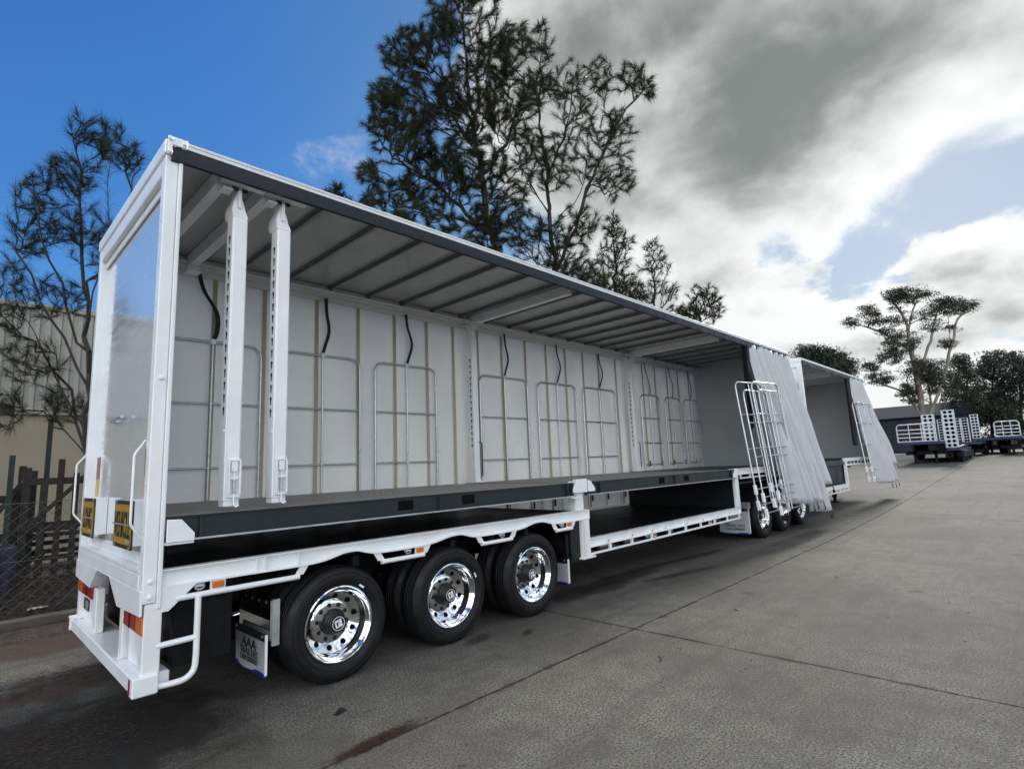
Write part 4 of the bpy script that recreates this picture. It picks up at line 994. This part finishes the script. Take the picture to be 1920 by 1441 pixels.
nt += sheoak('leaning she-oak with thin open crown beside the tallest she-oak', 19.0, [(1045, 525), (1032, 430), (1026, 330), (1012, 200), (1015, 70)],
   [[(1042, 505), (1078, 430), (1112, 330), (1152, 240), (1208, 165)], [(1032, 425), (1085, 365), (1100, 300)], [(1026, 330), (1060, 240), (1075, 150)], [(1030, 400), (985, 330), (965, 260)]],
   [(1015, 85, 24, 45, 20), (1000, 165, 35, 50, 30), (1070, 170, 48, 60, 34), (1122, 145, 30, 40, 20), (1188, 150, 35, 35, 26), (1215, 168, 16, 18, 8), (1100, 250, 55, 55, 30), (1160, 250, 36, 55, 24), (1050, 300, 50, 60, 34),
    (1130, 330, 36, 45, 20), (1000, 300, 40, 70, 34), (1172, 330, 20, 36, 12), (1085, 420, 40, 40, 20), (1000, 450, 70, 50, 44), (1060, 490, 60, 42, 40), (1100, 515, 50, 30, 30), (1150, 350, 18, 25, 8)], 22, per=66, ln=.38, wd=.0085, k=2.5)
nt += sheoak('young she-oak with a narrow pointed crown next to the leaning she-oak', 23.0, [(1155, 590), (1152, 500), (1149, 400)], [], [(1148, 430, 16, 34, 16), (1150, 480, 36, 32, 26), (1175, 450, 16, 22, 8), (1155, 540, 50, 34, 50), (1110, 545, 36, 36, 34), (1185, 560, 30, 26, 24)], 23, per=40, ln=.40, wd=.012, k=2.6, tip=.008)
nt += sheoak('young she-oak with a thin see-through crown over the roof edge', 25.5, [(1230, 610), (1226, 520), (1222, 452)], [], [(1224, 468, 18, 20, 12), (1228, 500, 34, 24, 20), (1232, 545, 42, 26, 30), (1255, 590, 40, 20, 22)], 24, per=30, ln=.40, wd=.012, k=2.5, tip=.008)
nt += sheoak('small bushy she-oak furthest along the roof line', 29.5, [(1312, 620), (1318, 570), (1330, 535)], [[(1314, 600), (1300, 565), (1288, 555)]], [(1322, 555, 32, 22, 24), (1292, 585, 28, 18, 20), (1338, 580, 20, 20, 14), (1310, 590, 40, 22, 26)], 25, per=40, ln=.42, wd=.014, k=2.6, tip=.009)
nt += sheoak('low she-oak tip just showing above the valance left of the tallest she-oak', 15.5, [(650, 420), (640, 390), (632, 352)], [], [(630, 362, 22, 14, 10), (690, 390, 40, 25, 20), (740, 420, 50, 25, 26)], 26, per=50, ln=.38, wd=.014, k=1.5)
nt += sheoak('spreading she-oak with bare dark branches beside the rear of the long trailer', 8.5, [(172, 850), (168, 720), (160, 600), (150, 470), (146, 350), (150, 240)],
   [[(170, 860), (120, 730), (92, 660), (45, 600), (5, 555)], [(168, 720), (120, 640), (80, 560), (40, 470), (20, 420)], [(162, 620), (190, 500), (205, 390), (200, 270)], [(165, 680), (110, 530), (75, 420), (55, 330)], [(175, 850), (100, 790), (40, 770), (-20, 745)], [(155, 560), (215, 460), (245, 360), (250, 290)], [(172, 800), (90, 700), (20, 680), (-30, 640)]],
   [(150, 245, 24, 30, 14), (200, 265, 38, 40, 24), (240, 300, 24, 30, 12), (130, 330, 55, 45, 30), (60, 370, 38, 45, 20), (55, 450, 45, 45, 22), (140, 430, 65, 50, 28), (25, 520, 38, 40, 16), (15, 610, 36, 50, 16), (100, 560, 65, 40, 20),
    (60, 680, 60, 50, 22), (120, 760, 45, 40, 14), (15, 770, 36, 40, 14), (-40, 560, 40, 80, 16), (200, 480, 50, 60, 18)], 27, per=62, ln=.25, wd=.0036, k=3.2, tip=.0034, rmax=.11, base=(.85, 6.75, 0), dk=.5, group=None)

def leaf_cards(centers, rad, n, size, rg, flat=.55):
    m = len(centers)*n; c = np.repeat(centers, n, 0); rr = np.repeat(rad, n)[:, None]
    q = rg.normal(0, 1, (m, 3)); q /= np.linalg.norm(q, axis=1, keepdims=True); q *= rg.uniform(.25, 1, (m, 1))**.5; q[:, 2] *= flat
    p = c+q*rr; a = rg.normal(0, 1, (m, 3)); a[:, 2] -= .5; a /= np.linalg.norm(a, axis=1, keepdims=True)
    b = np.cross(a, rg.normal(0, 1, (m, 3))); b /= np.linalg.norm(b, axis=1, keepdims=True)
    s_ = rg.uniform(.6, 1.2, (m, 1))*size
    V = np.stack([p-a*s_, p+b*s_*.32, p+a*s_, p-b*s_*.32], 1).reshape(-1, 3); o = np.arange(m)*4
    return V, np.stack([o, o+1, o+2, o+3], 1)
def leafy(name, label, base, depth, trunk_px, limbs_px, blobs, seed, mat, bark, k=1.0, n=60, clump=.55, size=.12, tip=.02, rmax=.3, dk=.8, group=None, flat=.55, up=.35):
    rg = np.random.default_rng(seed); gro = Grow(seed)
    tp = [at_depth(x, y, depth) for x, y in trunk_px]; b0 = tp[0].copy(); b0[2] = gz(b0[0])-.05
    gro.limb([b0]+tp, .8, .05)
    for l in limbs_px:
        dz = rg.uniform(-2, 2); gro.limb([at_depth(x, y, depth+dz*i/len(l)) for i, (x, y) in enumerate(l)], .8, .06)
    A = blob_points(blobs, depth, rg, k, dk); gro.attract(A, .8, up, .9, .06)
    cl = gro.P[gro.tips]; V, F = leaf_cards(cl, rg.uniform(.4, 1.35, len(cl))*clump, n, size, rg, flat)
    t_ = thing(name, label, 'tree', tuple(b0), group=group)
    put('trunk', gro.branch_mesh('trunk', tip, .46, rmax), bark, t_); put('crown', np_mesh('crown', V, F), mat, t_)
    return len(F)*2
nt += leafy('gum_tree', 'tall pale-limbed gum tree with flat separate leaf clumps beyond the blue trailers', None, 62, [(1738, 862), (1733, 800), (1722, 720), (1706, 650), (1700, 600)],
   [[(1700, 610), (1690, 585), (1672, 560), (1660, 548)], [(1702, 620), (1712, 580), (1722, 556)], [(1730, 780), (1700, 740), (1660, 722), (1630, 715)], [(1722, 720), (1740, 650), (1752, 610), (1760, 580)], [(1708, 655), (1680, 640), (1640, 618), (1605, 608)], [(1735, 800), (1765, 720), (1785, 650), (1795, 600), (1815, 585)], [(1768, 712), (1780, 640), (1778, 590)]],
   [(1705, 552, 50, 16, 26), (1735, 600, 30, 22, 8), (1680, 590, 24, 20, 7), (1770, 610, 30, 20, 6), (1680, 556, 20, 14, 10), (1790, 575, 42, 16, 26), (1762, 570, 22, 16, 10), (1628, 584, 20, 12, 10), (1596, 604, 10, 8, 5), (1645, 600, 22, 14, 9), (1660, 622, 14, 8, 5), (1690, 640, 36, 22, 24), (1670, 668, 26, 16, 14), (1632, 686, 18, 10, 8),
    (1650, 708, 24, 12, 12), (1725, 690, 34, 24, 22), (1775, 645, 14, 10, 7), (1700, 740, 20, 16, 10), (1750, 700, 30, 30, 20), (1700, 725, 18, 14, 6)], 31, 'gum_leaf', 'bark_gum', k=2.2, n=75, clump=.88, size=.115, tip=.030, rmax=.30, flat=.42)
nt += leafy('gum_tree', 'slender second gum tree forking from the ground next to the pale-limbed gum', None, 66, [(1764, 860), (1752, 790), (1742, 730), (1735, 690)], [[(1750, 780), (1770, 740), (1790, 700)], [(1764, 850), (1770, 790), (1775, 740)]],
   [(1740, 700, 40, 26, 24), (1770, 720, 36, 30, 24), (1720, 745, 24, 18, 10), (1790, 760, 30, 30, 16)], 32, 'gum_leaf', 'bark_gum', k=1.2, n=80, clump=.7, size=.13, tip=.03, rmax=.25)
for i, (lab, dp_, tx, bl) in enumerate((
   ('dense dark tree directly right of the gum trees', 70, [(1815, 850), (1812, 760), (1815, 700)], [(1815, 690, 36, 26, 34), (1800, 730, 40, 34, 40), (1835, 760, 44, 40, 44), (1800, 790, 40, 36, 34), (1805, 832, 34, 14, 26), (1840, 836, 24, 12, 18)]),
   ('dense dark tree with domed crown behind the far ramps', 72, [(1862, 850), (1860, 770), (1862, 710)], [(1858, 680, 34, 26, 30), (1870, 720, 44, 36, 44), (1860, 770, 46, 40, 44), (1880, 810, 40, 30, 30), (1866, 836, 40, 12, 28)]),
   ('dense dark tree at the far corner of the yard', 68, [(1912, 850), (1915, 770), (1912, 700)], [(1905, 690, 36, 30, 34), (1930, 730, 46, 44, 44), (1900, 780, 40, 40, 34), (1925, 820, 40, 30, 26), (1905, 838, 40, 12, 26)]),
   ('broad dark tree beyond the corner of the yard', 66, [(1985, 850), (1990, 770), (1985, 700)], [(1985, 690, 46, 36, 40), (2020, 750, 50, 50, 40), (1970, 790, 44, 40, 34)]),
   ('rounded bushy tree above the roof of the shorter trailer', 58, [(1545, 850), (1545, 760), (1545, 700)], [(1520, 668, 22, 14, 20), (1548, 668, 22, 14, 22), (1575, 684, 24, 18, 26), (1550, 695, 40, 16, 24), (1590, 690, 14, 16, 8), (1505, 660, 10, 10, 5)]))):
    nt += leafy('bushy_tree', lab, None, dp_, tx, [], bl, 40+i, 'dark_leaf', 'bark_dark', k=1.25, n=95, clump=1.0, size=.17, tip=.03, rmax=.35, flat=.8, group='dark trees around the far end of the yard')
for i, (cx, cy, w_, dp_, lab) in enumerate(((1668, 788, 24, 95, 'low rounded tree far off behind the dark shed'), (1715, 776, 26, 98, 'taller distant tree behind the dark shed'), (1755, 785, 26, 92, 'distant tree between the gum trunks'), (1640, 792, 14, 99, 'small distant tree at the shed corner'))):
    nt += leafy('distant_tree', lab, None, dp_, [(cx, 850), (cx, 810), (cx, cy)], [], [(cx, cy, w_, 12, 22), (cx-8, cy+18, w_*1.1, 14, 26), (cx+8, cy+36, w_*1.1, 14, 20)], 60+i, 'dark_leaf', 'bark_dark', k=1.1, n=70, clump=1.1, size=.2, tip=.04, rmax=.3, flat=.7, group='distant trees behind the shed')
print('foliage faces', nt)

# ---------------------------------------------------------------- dark shed at the far end
sh = thing('dark_shed', 'long low navy clad shed behind the gum trunks', 'building', (84, 10, gz(84)))
zg = gz(84)
mb = MB(); 
xa, ya0, ya1 = 82, 2.0, 26.0
pts = []
for y in np.arange(ya0, ya1, .2): pts += [(xa, y), (xa, y+.1), (xa+.05, y+.1), (xa+.05, y+.2)]
mb.grid([[(p[0], p[1], zg-.3) for p in pts], [(p[0], p[1], zg+4.0) for p in pts]])
build(mb, 'wall', 'shed_navy', sh)
build(MB().box(xa+12, xa+12.2, ya0, ya1, zg-.3, zg+4.0).box(xa+.06, xa+12, ya0, ya0+.1, zg-.3, zg+4.0).box(xa+.06, xa+12, ya1-.1, ya1, zg-.3, zg+4), 'wall', 'shed_navy', sh)
build(MB().prism([(xa-.5, zg+4.05), (xa+6, zg+5.9), (xa+12.6, zg+4.05), (xa+12.6, zg+4.2), (xa+6, zg+6.05), (xa-.5, zg+4.2)], 'y', ya0-.4, ya1+.4), 'roof', 'shed_roof', sh)
for y in (4.2, 8.5, 12.8, 17.0, 21.3): build(MB().box(xa-.06, xa-.02, y, y+3.0, zg, zg+3.3), 'roller_door', 'slate_dark', sh)

# ---------------------------------------------------------------- warehouse on the left
wh = thing('warehouse', 'large cream warehouse with grey-beige corrugated cladding behind the fence', 'building', (-5, 12, 0))
yw = 11.5; x0, x1 = -34, 26
build(MB().box(x0, x1, yw, yw+.25, -.05, 3.28), 'block_wall', 'block_wall', wh)
for x in np.arange(x0+2, x1, 6): build(MB().box(x-.012, x+.012, yw-.004, yw-.001, 0, 3.27), 'panel_joint', 'soil', wh)
mb = MB(); xs_ = np.arange(x0, x1, .19); prof = []
for x in xs_: prof += [(x, yw-.06), (x+.07, yw-.06), (x+.095, yw-.015), (x+.165, yw-.015)]
mb.grid([[(p[0], p[1], 3.30) for p in prof], [(p[0], p[1], 5.62) for p in prof]])
build(mb, 'cladding', 'cladding', wh)
build(MB().box(x0, x1, yw-.09, yw+.2, 3.24, 3.295), 'flashing', 'cladding', wh, bev=.01)
build(MB().box(x0, x1, yw-.10, yw+.3, 5.62, 5.74), 'parapet_cap', 'cladding', wh, bev=.01)
build(MB().box(x0, x1, yw+.32, yw+25, 5.35, 5.5), 'roof', 'galv', wh)

# ---------------------------------------------------------------- wire fence
fn = thing('wire_fence', 'rusty chain-link fence along the kerb behind the trailer', 'fence', (0, 5.05, 0))
yf = 5.05; V, F = [], []
def wire(p, q, r=.0028):
    p, q = np.array(p), np.array(q); t_ = (q-p)/np.linalg.norm(q-p); a = np.cross(t_, [0, 1., 0]); b = np.array([0, 1., 0])
    o = len(V)
    for e in (p, q):
        for k in range(3): th = 2.094*k; V.append(e+(a*math.cos(th)+b*math.sin(th))*r)
    for k in range(3): F.append((o+k, o+(k+1) % 3, o+3+(k+1) % 3, o+3+k))
cs = .072; fx0, fx1, fh = -4.0, 2.6, 1.50
nxm = int((fx1-fx0)/cs); nzm = int(fh/cs)
jit = lambda i, j: (math.sin(i*.7+j*.31)*.006+math.sin(i*.13)*.02, math.sin(i*.23+j*.9)*.012, math.sin(j*.5+i*.11)*.008)
for i in range(nxm):
    for j in range(nzm):
        if (i+j) % 2: continue
        def pt_(a, b_):
            dx, dy, dz = jit(a, b_); return (fx0+a*cs+dx, yf+dy, .04+b_*cs+dz)
        wire(pt_(i, j), pt_(i+1, j+1)); wire(pt_(i+1, j), pt_(i, j+1)) if False else wire(pt_(i, j), pt_(i-1, j+1))
mesh_o = put('wire_mesh', np_mesh('wire_mesh', np.array(V), np.array(F)), 'wire', fn); mesh_o['kind'] = 'stuff'
for z in (.05, .78, 1.50):
    build(MB().tube([(fx0, yf, z), (-1, yf, z-.015), (fx1, yf, z)], .004, 5), 'line_wire', 'wire', fn)
for x in (fx0, -1.15, 1.7): build(MB().tube([(x, yf+.03, 0), (x, yf+.03, 1.58)], .025, 10), 'fence_post', 'galv', fn, 50)

# ---------------------------------------------------------------- stored racks and steel behind the fence
def rack(label, x, y, w, dp_, h, seed, rot=0.0, mats=('weathered_wood', 'rust_steel', 'green_steel')):
    rg = random.Random(seed); M = Matrix.Rotation(rot, 3, 'Z'); t_ = thing('timber_rack', label, 'rack', (x, y, .03), M, 'timber racks stored behind the fence')
    def pb(mb, nm, mt): build(mb, nm, mt, t_, loc=(x, y, .03), rot=M)
    for sx in (0, 1):
        for sy in (0, 1):
            hh = h*rg.uniform(.92, 1.12); pb(MB().box(sx*w-.045, sx*w+.045, sy*dp_-.045, sy*dp_+.045, 0, hh), 'post', rg.choice(mats))
    for z in (.12, h*.48, h*.82):
        for sy in (0, 1): pb(MB().box(-.02, w+.02, sy*dp_-.07, sy*dp_-.046, z, z+.10), 'rail', mats[0])
        for sx in (0, 1): pb(MB().box(sx*w-.02, sx*w+.02, .046, dp_-.046, z, z+.08), 'rail', mats[0])
    n = int(w/.19)
    for i in range(1, n):
        xx = i*w/n; pb(MB().box(xx-.04, xx+.04, -.095, -.072, .10, h*rg.uniform(.80, 1.03)), 'slat', rg.choice(mats[:2]))
    pb(MB().bar((0, -.12, h*.50), (w*.75, -.12, h*.98), .06, .03, (0, 1, 0)), 'brace', mats[0])
    for i in range(5):
        zz = h*.2+i*.12; pb(MB().bar((-.15+rg.uniform(-.1, .1), dp_*rg.uniform(.2, .8), zz), (w+rg.uniform(0, .3), dp_*rg.uniform(.2, .8), zz+rg.uniform(-.02, .02)), .12, .06), 'stacked_plank', mats[0])
rack('tall slatted timber rack with a diagonal brace, closest to the trailer', -.10, 6.6, 1.15, .8, 2.05, 1)
rack('low timber rack loaded with planks beside the blue drum', -.62, 6.9, .62, .7, 1.75, 2, .08)
rack('long timber rack of dark slats behind the trailer tail', 1.15, 6.9, 1.6, .9, 1.9, 3)
for i, (x, y, h, mt, lab) in enumerate(((-.30, 6.35, 2.12, 'green_steel', 'short green steel upright beside the low rack'), (.16, 7.0, 2.72, 'green_steel', 'tallest green steel upright above the racks'), (-.52, 6.55, 1.72, 'rust_steel', 'rusty red steel upright leaning at the rack'))):
    o = build(MB().box(-.032, .032, -.03, -.022, 0, h).box(-.032, -.026, -.022, .03, 0, h).box(.026, .032, -.022, .03, 0, h), 'steel_upright', mt, None, loc=(x, y, .03)); tag(o, lab, 'steel post', 'loose steel uprights behind the fence')
mb = MB(); me = MB().lathe([(.0001, 0), (.27, 0), (.285, .02), (.285, .28), (.295, .29), (.285, .30), (.285, .58), (.295, .59), (.285, .60), (.285, .86), (.27, .88), (.0001, .86)], 28).mesh('drum', 35, fixn=False)
me.transform(Matrix.Rotation(R_(90), 4, 'X')); o = put('plastic_drum', me, 'navy_plastic', None, (-.48, 5.85, .03)); tag(o, 'dark navy plastic drum behind the wire fence', 'drum')
o2 = build(MB().box(-.28, .28, -.012, .012, -.015, .015), 'drum_strap', 'black_web', o, loc=(-.48, 5.57, .5))
# twigs and litter on the verge, needles on the slab
def twigs(name, label, n, region, ln, r, mat, seed, z=.03, flat=.15, kind='stuff'):
    rg = np.random.default_rng(seed); P = region(rg, n); a = rg.uniform(0, 6.283, n); el = rg.normal(0, flat, n); L = rg.uniform(.3, 1, n)*ln
    dv = np.stack([np.cos(a)*np.cos(el), np.sin(a)*np.cos(el), np.abs(np.sin(el))], 1); sd = np.stack([-np.sin(a), np.cos(a), 0*a], 1)
    p0 = P-dv*L[:, None]/2*[1, 1, 0]; p1 = P+dv*L[:, None]/2*[1, 1, 2]; mid = (p0+p1)/2+sd*(rg.normal(0, .12, n)*L)[:, None]
    rr = (rg.uniform(.6, 1.2, n)*r)[:, None]; up = np.array([0, 0, 1.])
    V = []
    for c0, s_ in ((p0, 1), (mid, .8), (p1, .5)):
        V += [c0-sd*rr*s_, c0+up*rr*1.4*s_, c0+sd*rr*s_]
    V = np.stack(V, 1).reshape(-1, 3); o_ = np.arange(n)*9
    F = np.concatenate([np.stack([o_+b_+k, o_+b_+(k+1) % 3, o_+b_+3+(k+1) % 3, o_+b_+3+k], 1) for b_ in (0, 3) for k in range(3)])
    ob = put(name, np_mesh(name, V, F), mat); tag(ob, label, 'litter', kind=kind); return ob
def rect(x0, x1, y0, y1, z):
    def f(rg, n): return np.stack([rg.uniform(x0, x1, n), rg.uniform(y0, y1, n), z+rg.uniform(0, .02, n)], 1)
    return f
def spot(cx, cy, sx, sy, rot, z=.004, pile=.015):
    def f(rg, n):
        u = rg.normal(0, 1, (n, 2))*[sx, sy]; c, s_ = math.cos(rot), math.sin(rot)
        d_ = np.exp(-(u[:, 0]/sx)**2-(u[:, 1]/sy)**2)
        return np.stack([cx+u[:, 0]*c-u[:, 1]*s_, cy+u[:, 0]*s_+u[:, 1]*c, z+rg.uniform(0, 1, n)*pile*d_], 1)
    return f
def bank(rg, n):
    x = rg.uniform(-3, 2.2, n); y = rg.uniform(5.0, 6.6, n); return np.stack([x, y, .04+rg.uniform(0, .45, n)*np.clip((y-4.95)/1.0, 0, 1)], 1)
twigs('dry_brush', 'tangle of dry twigs and needles on the verge behind the fence', 9000, bank, .38, .0035, 'twig', 5, flat=.35)
twigs('needle_litter', 'rust-brown fallen needles along the kerb', 6000, rect(-3, 2, 3.9, 4.75, .004), .10, .0016, 'needle_dry', 6)
twigs('needle_litter', 'small rust-brown heap of fallen needles on the slab joint', 650, spot(1.10, -1.08, .16, .025, .05), .085, .0013, 'needle_dry', 7)
twigs('needle_litter', 'scattered dark needles and leaves behind the bumper', 1300, spot(-.55, .55, .42, .30, .6), .055, .0022, 'needle_dry', 8)
twigs('needle_litter', 'fallen needles by the far bumper end', 900, spot(-.1, 2.2, .5, .22, .2), .10, .0016, 'needle_dry', 9)
def yard(rg, n):
    x = rg.uniform(.5, 22, n); y = rg.uniform(-9, 0, n); return np.stack([x, y, np.array([gz(v) for v in x])+.003], 1)
twigs('yard_debris', 'tiny twigs and crumbs scattered over the open concrete', 700, yard, .06, .0022, 'twig', 10, flat=.02)
for i, (px_, py_, a, L, lab) in enumerate(((1240, 1231, .6, .16, 'short forked dark twig on the concrete beside the crossing joints'), (1380, 1142, .9, .10, 'thin dark twig on the open concrete'), (1570, 1081, .2, .25, 'long thin dark twig far out on the concrete'))):
    g0 = ray(px_, py_); p = CAM+g0*(-(CAM[2]-.006)/g0[2]); p[2] = gz(p[0])+.006
    o = build(MB().tube([(-L/2, 0, 0), (-.1*L, .02*L, .004), (L*.2, .12*L, .002), (L/2, .02*L, .006)], [.003, .004, .003, .0015], 5).tube([(-.1*L, .02*L, .004), (.05*L, -.16*L, .003)], [.003, .0015], 5), 'twig', 'twig', None, loc=tuple(p), rot=a); tag(o, lab, 'twig')
g0 = ray(638, 1334); p = CAM-g0*(CAM[2]/g0[2])
P = [[(-.05+.1*i/4, -.03+.06*j/3, .006+.008*math.sin(i*1.3)*math.cos(j)) for j in range(4)] for i in range(5)]
o = build(MB().grid(P).grid([[(a, b_, c-.003) for a, b_, c in r_] for r_ in P]), 'bark_flake', 'slate_dark', None, loc=(p[0], p[1], 0), rot=.4); tag(o, 'flat dark flake lying on the concrete by the rear wheel', 'flake')
P = [[(-.10+.2*i/6, -.07+.14*j/4, .004+.015*abs(math.sin(i*1.7+j*.9))) for j in range(5)] for i in range(7)]
q = at_depth(70, 1140, 1); g0 = ray(70, 1140); p = CAM+g0*((5.2-CAM[1])/g0[1])
o = build(MB().grid(P).grid([[(a, b_, c-.003) for a, b_, c in r_] for r_ in P]), 'scrap_paper', 'litter_white', None, loc=(p[0], p[1], max(.1, p[2]))); tag(o, 'crumpled white scrap caught in the brush behind the fence', 'scrap')

# ---------------------------------------------------------------- blue float trailers with white ramps at the far end
def ramp(t_, x, y, z, w, h, rows, cols=2, lean=0.05):
    rot = Matrix.Rotation(lean, 3, 'Y')
    o = build(MB().box(-.06, .06, 0, w, 0, h), 'ramp', 'ramp_white', t_, loc=(x, y, z), rot=rot, bev=.01)
    build(MB().box(-.075, -.061, 0, .05, 0, h).box(-.075, -.061, w-.05, w, 0, h), 'ramp_edge', 'ramp_white', o, loc=(x, y, z), rot=rot)
    for i in range(rows):
        for j in range(cols):
            c = Vector((-.066, w*(j+.75)/(cols+.5), h*(i+.55)/(rows+.1)))
            put('ramp_hole', shared('rhole', lambda: disc(.085, .01, 12)), 'hole_dark', o, tuple(Vector((x, y, z))+rot @ c), rot @ Matrix.Rotation(R_(-90), 3, 'Z'))
    for i in range(1, rows):
        zz = h*i/rows
        put('tread_bar', shared(('tb', round(w, 2)), lambda: MB().box(-.078, -.0605, .051, w-.051, -.012, .012).mesh('tread_bar')), 'white_alu', o, tuple(Vector((x, y, z))+rot @ Vector((0, 0, zz))), rot)
def headboard(t_, x, ya, yb, z, h, posts=3, rails=4):
    o = build(MB().tube([(x, ya, z), (x, ya, z+h-.15), (x, ya+.05, z+h-.05), (x, ya+.15, z+h), (x, yb-.15, z+h), (x, yb-.05, z+h-.05), (x, yb, z+h-.15), (x, yb, z)], .032, 8), 'headboard', 'ramp_white', t_, 50)
    for k in range(rails): build(MB().tube([(x, ya, z+.03+h*.22*k), (x, yb, z+.03+h*.22*k)], .024, 8), 'rail', 'ramp_white', o, 50)
    for k in range(1, posts): build(MB().tube([(x, ya+(yb-ya)*k/posts, z), (x, ya+(yb-ya)*k/posts, z+h)], .024, 8), 'upright', 'ramp_white', o, 50)
def float_trailer(label, x, ya, yb, ln, zdeck, wheels_at=None, legs_at=None):
    z0 = gz(x); t_ = thing('float_trailer', label, 'trailer', (x+ln/2, (ya+yb)/2, z0), group='blue float trailers at the far end of the yard')
    z = z0+zdeck; zb = gz(x+ln)
    build(MB().box(x, x+ln, ya, yb, z-.16, z), 'deck', 'deck_blue', t_, bev=.01)
    for yy in (ya+.6, yb-.75): build(MB().box(x+.1, x+ln-.1, yy, yy+.14, z-.52, z-.165), 'chassis_beam', 'chassis_black', t_)
    build(MB().box(x+1.2, x+ln-.4, ya+.15, yb-.15, z-.75, z-.53), 'under_frame', 'chassis_black', t_)
    if legs_at is not None:
        for yy in (ya+.5, yb-.65): build(MB().box(legs_at, legs_at+.14, yy, yy+.14, gz(legs_at), z-.53).box(legs_at-.1, legs_at+.24, yy-.1, yy+.24, gz(legs_at)-.01, gz(legs_at)+.04), 'landing_leg', 'chassis_black', t_)
    for xw in (wheels_at or ()):
        for yy, rt in ((ya, 0), (yb, math.pi)):
            w_ = put('wheel', shared('tyre', tyre_mesh), 'rubber', t_, (xw, yy, gz(xw)+.46), rt)
            put('rim', shared('rim', rim_mesh), 'chrome', w_, (xw, yy, gz(xw)+.46), rt)
    return t_
def yat(px_, x, py=838): return on_x(px_, py, x)[1]
def ramp_px(t_, x, pl, pr, z, h, rows, lean): ya = yat(pr, x); ramp(t_, x, ya, z, yat(pl, x)-ya, h, rows, 2, lean)
# A: headboard towards the yard, ramps folded up at its far end
xA = 38.0; t_ = float_trailer('blue float trailer with a white tubular headboard and one tall ramp', xA, yat(1771, xA), yat(1684, xA), 9, 1.30, (44, 45.2), 39.2)
zA = gz(xA)+1.30
headboard(t_, xA+.1, yat(1755, xA), yat(1685, xA), zA, 1.02)
ramp_px(t_, 40.5, 1735, 1760, zA+.02, 1.62, 7, .05)
xB = 39.0; t_ = float_trailer('blue float trailer with its pale tail ramp standing upright and chromed wheels', xB, yat(1801, xB), yat(1774, xB), 6, .85, (39.8, 41.0, 42.2), 44)
ramp_px(t_, xB-.1, 1774, 1799, gz(xB)+.86, 2.15, 9, .03)
xC = 47.0; t_ = float_trailer('blue float trailer carrying a row of narrow white ramps', xC, yat(1842, xC), yat(1766, xC), 6, .95, (51, 52.2), 48.2)
zC = gz(xC)+.97
for pl_, pr_ in ((1764, 1775), (1795, 1808), (1809, 1823)): ramp_px(t_, xC+.2, pl_, pr_, zC, 1.62, 9, .05)
xD = 51.0; t_ = float_trailer('blue float trailer with a single ramp, furthest along the row', xD, yat(1876, xD), yat(1828, xD), 8, 1.15, (55, 56.2), 52.5)
ramp_px(t_, xD+.2, 1827, 1843, gz(xD)+1.17, 1.75, 8, .05)
xE = 47.0; t_ = float_trailer('blue float trailer with a white tubular headboard beside the dark trees', xE, yat(1921, xE), yat(1868, xE), 10, 1.20, (54, 55.2), 48)
headboard(t_, xE+.1, yat(1918, xE), yat(1870, xE), gz(xE)+1.21, .98, 3, 4)
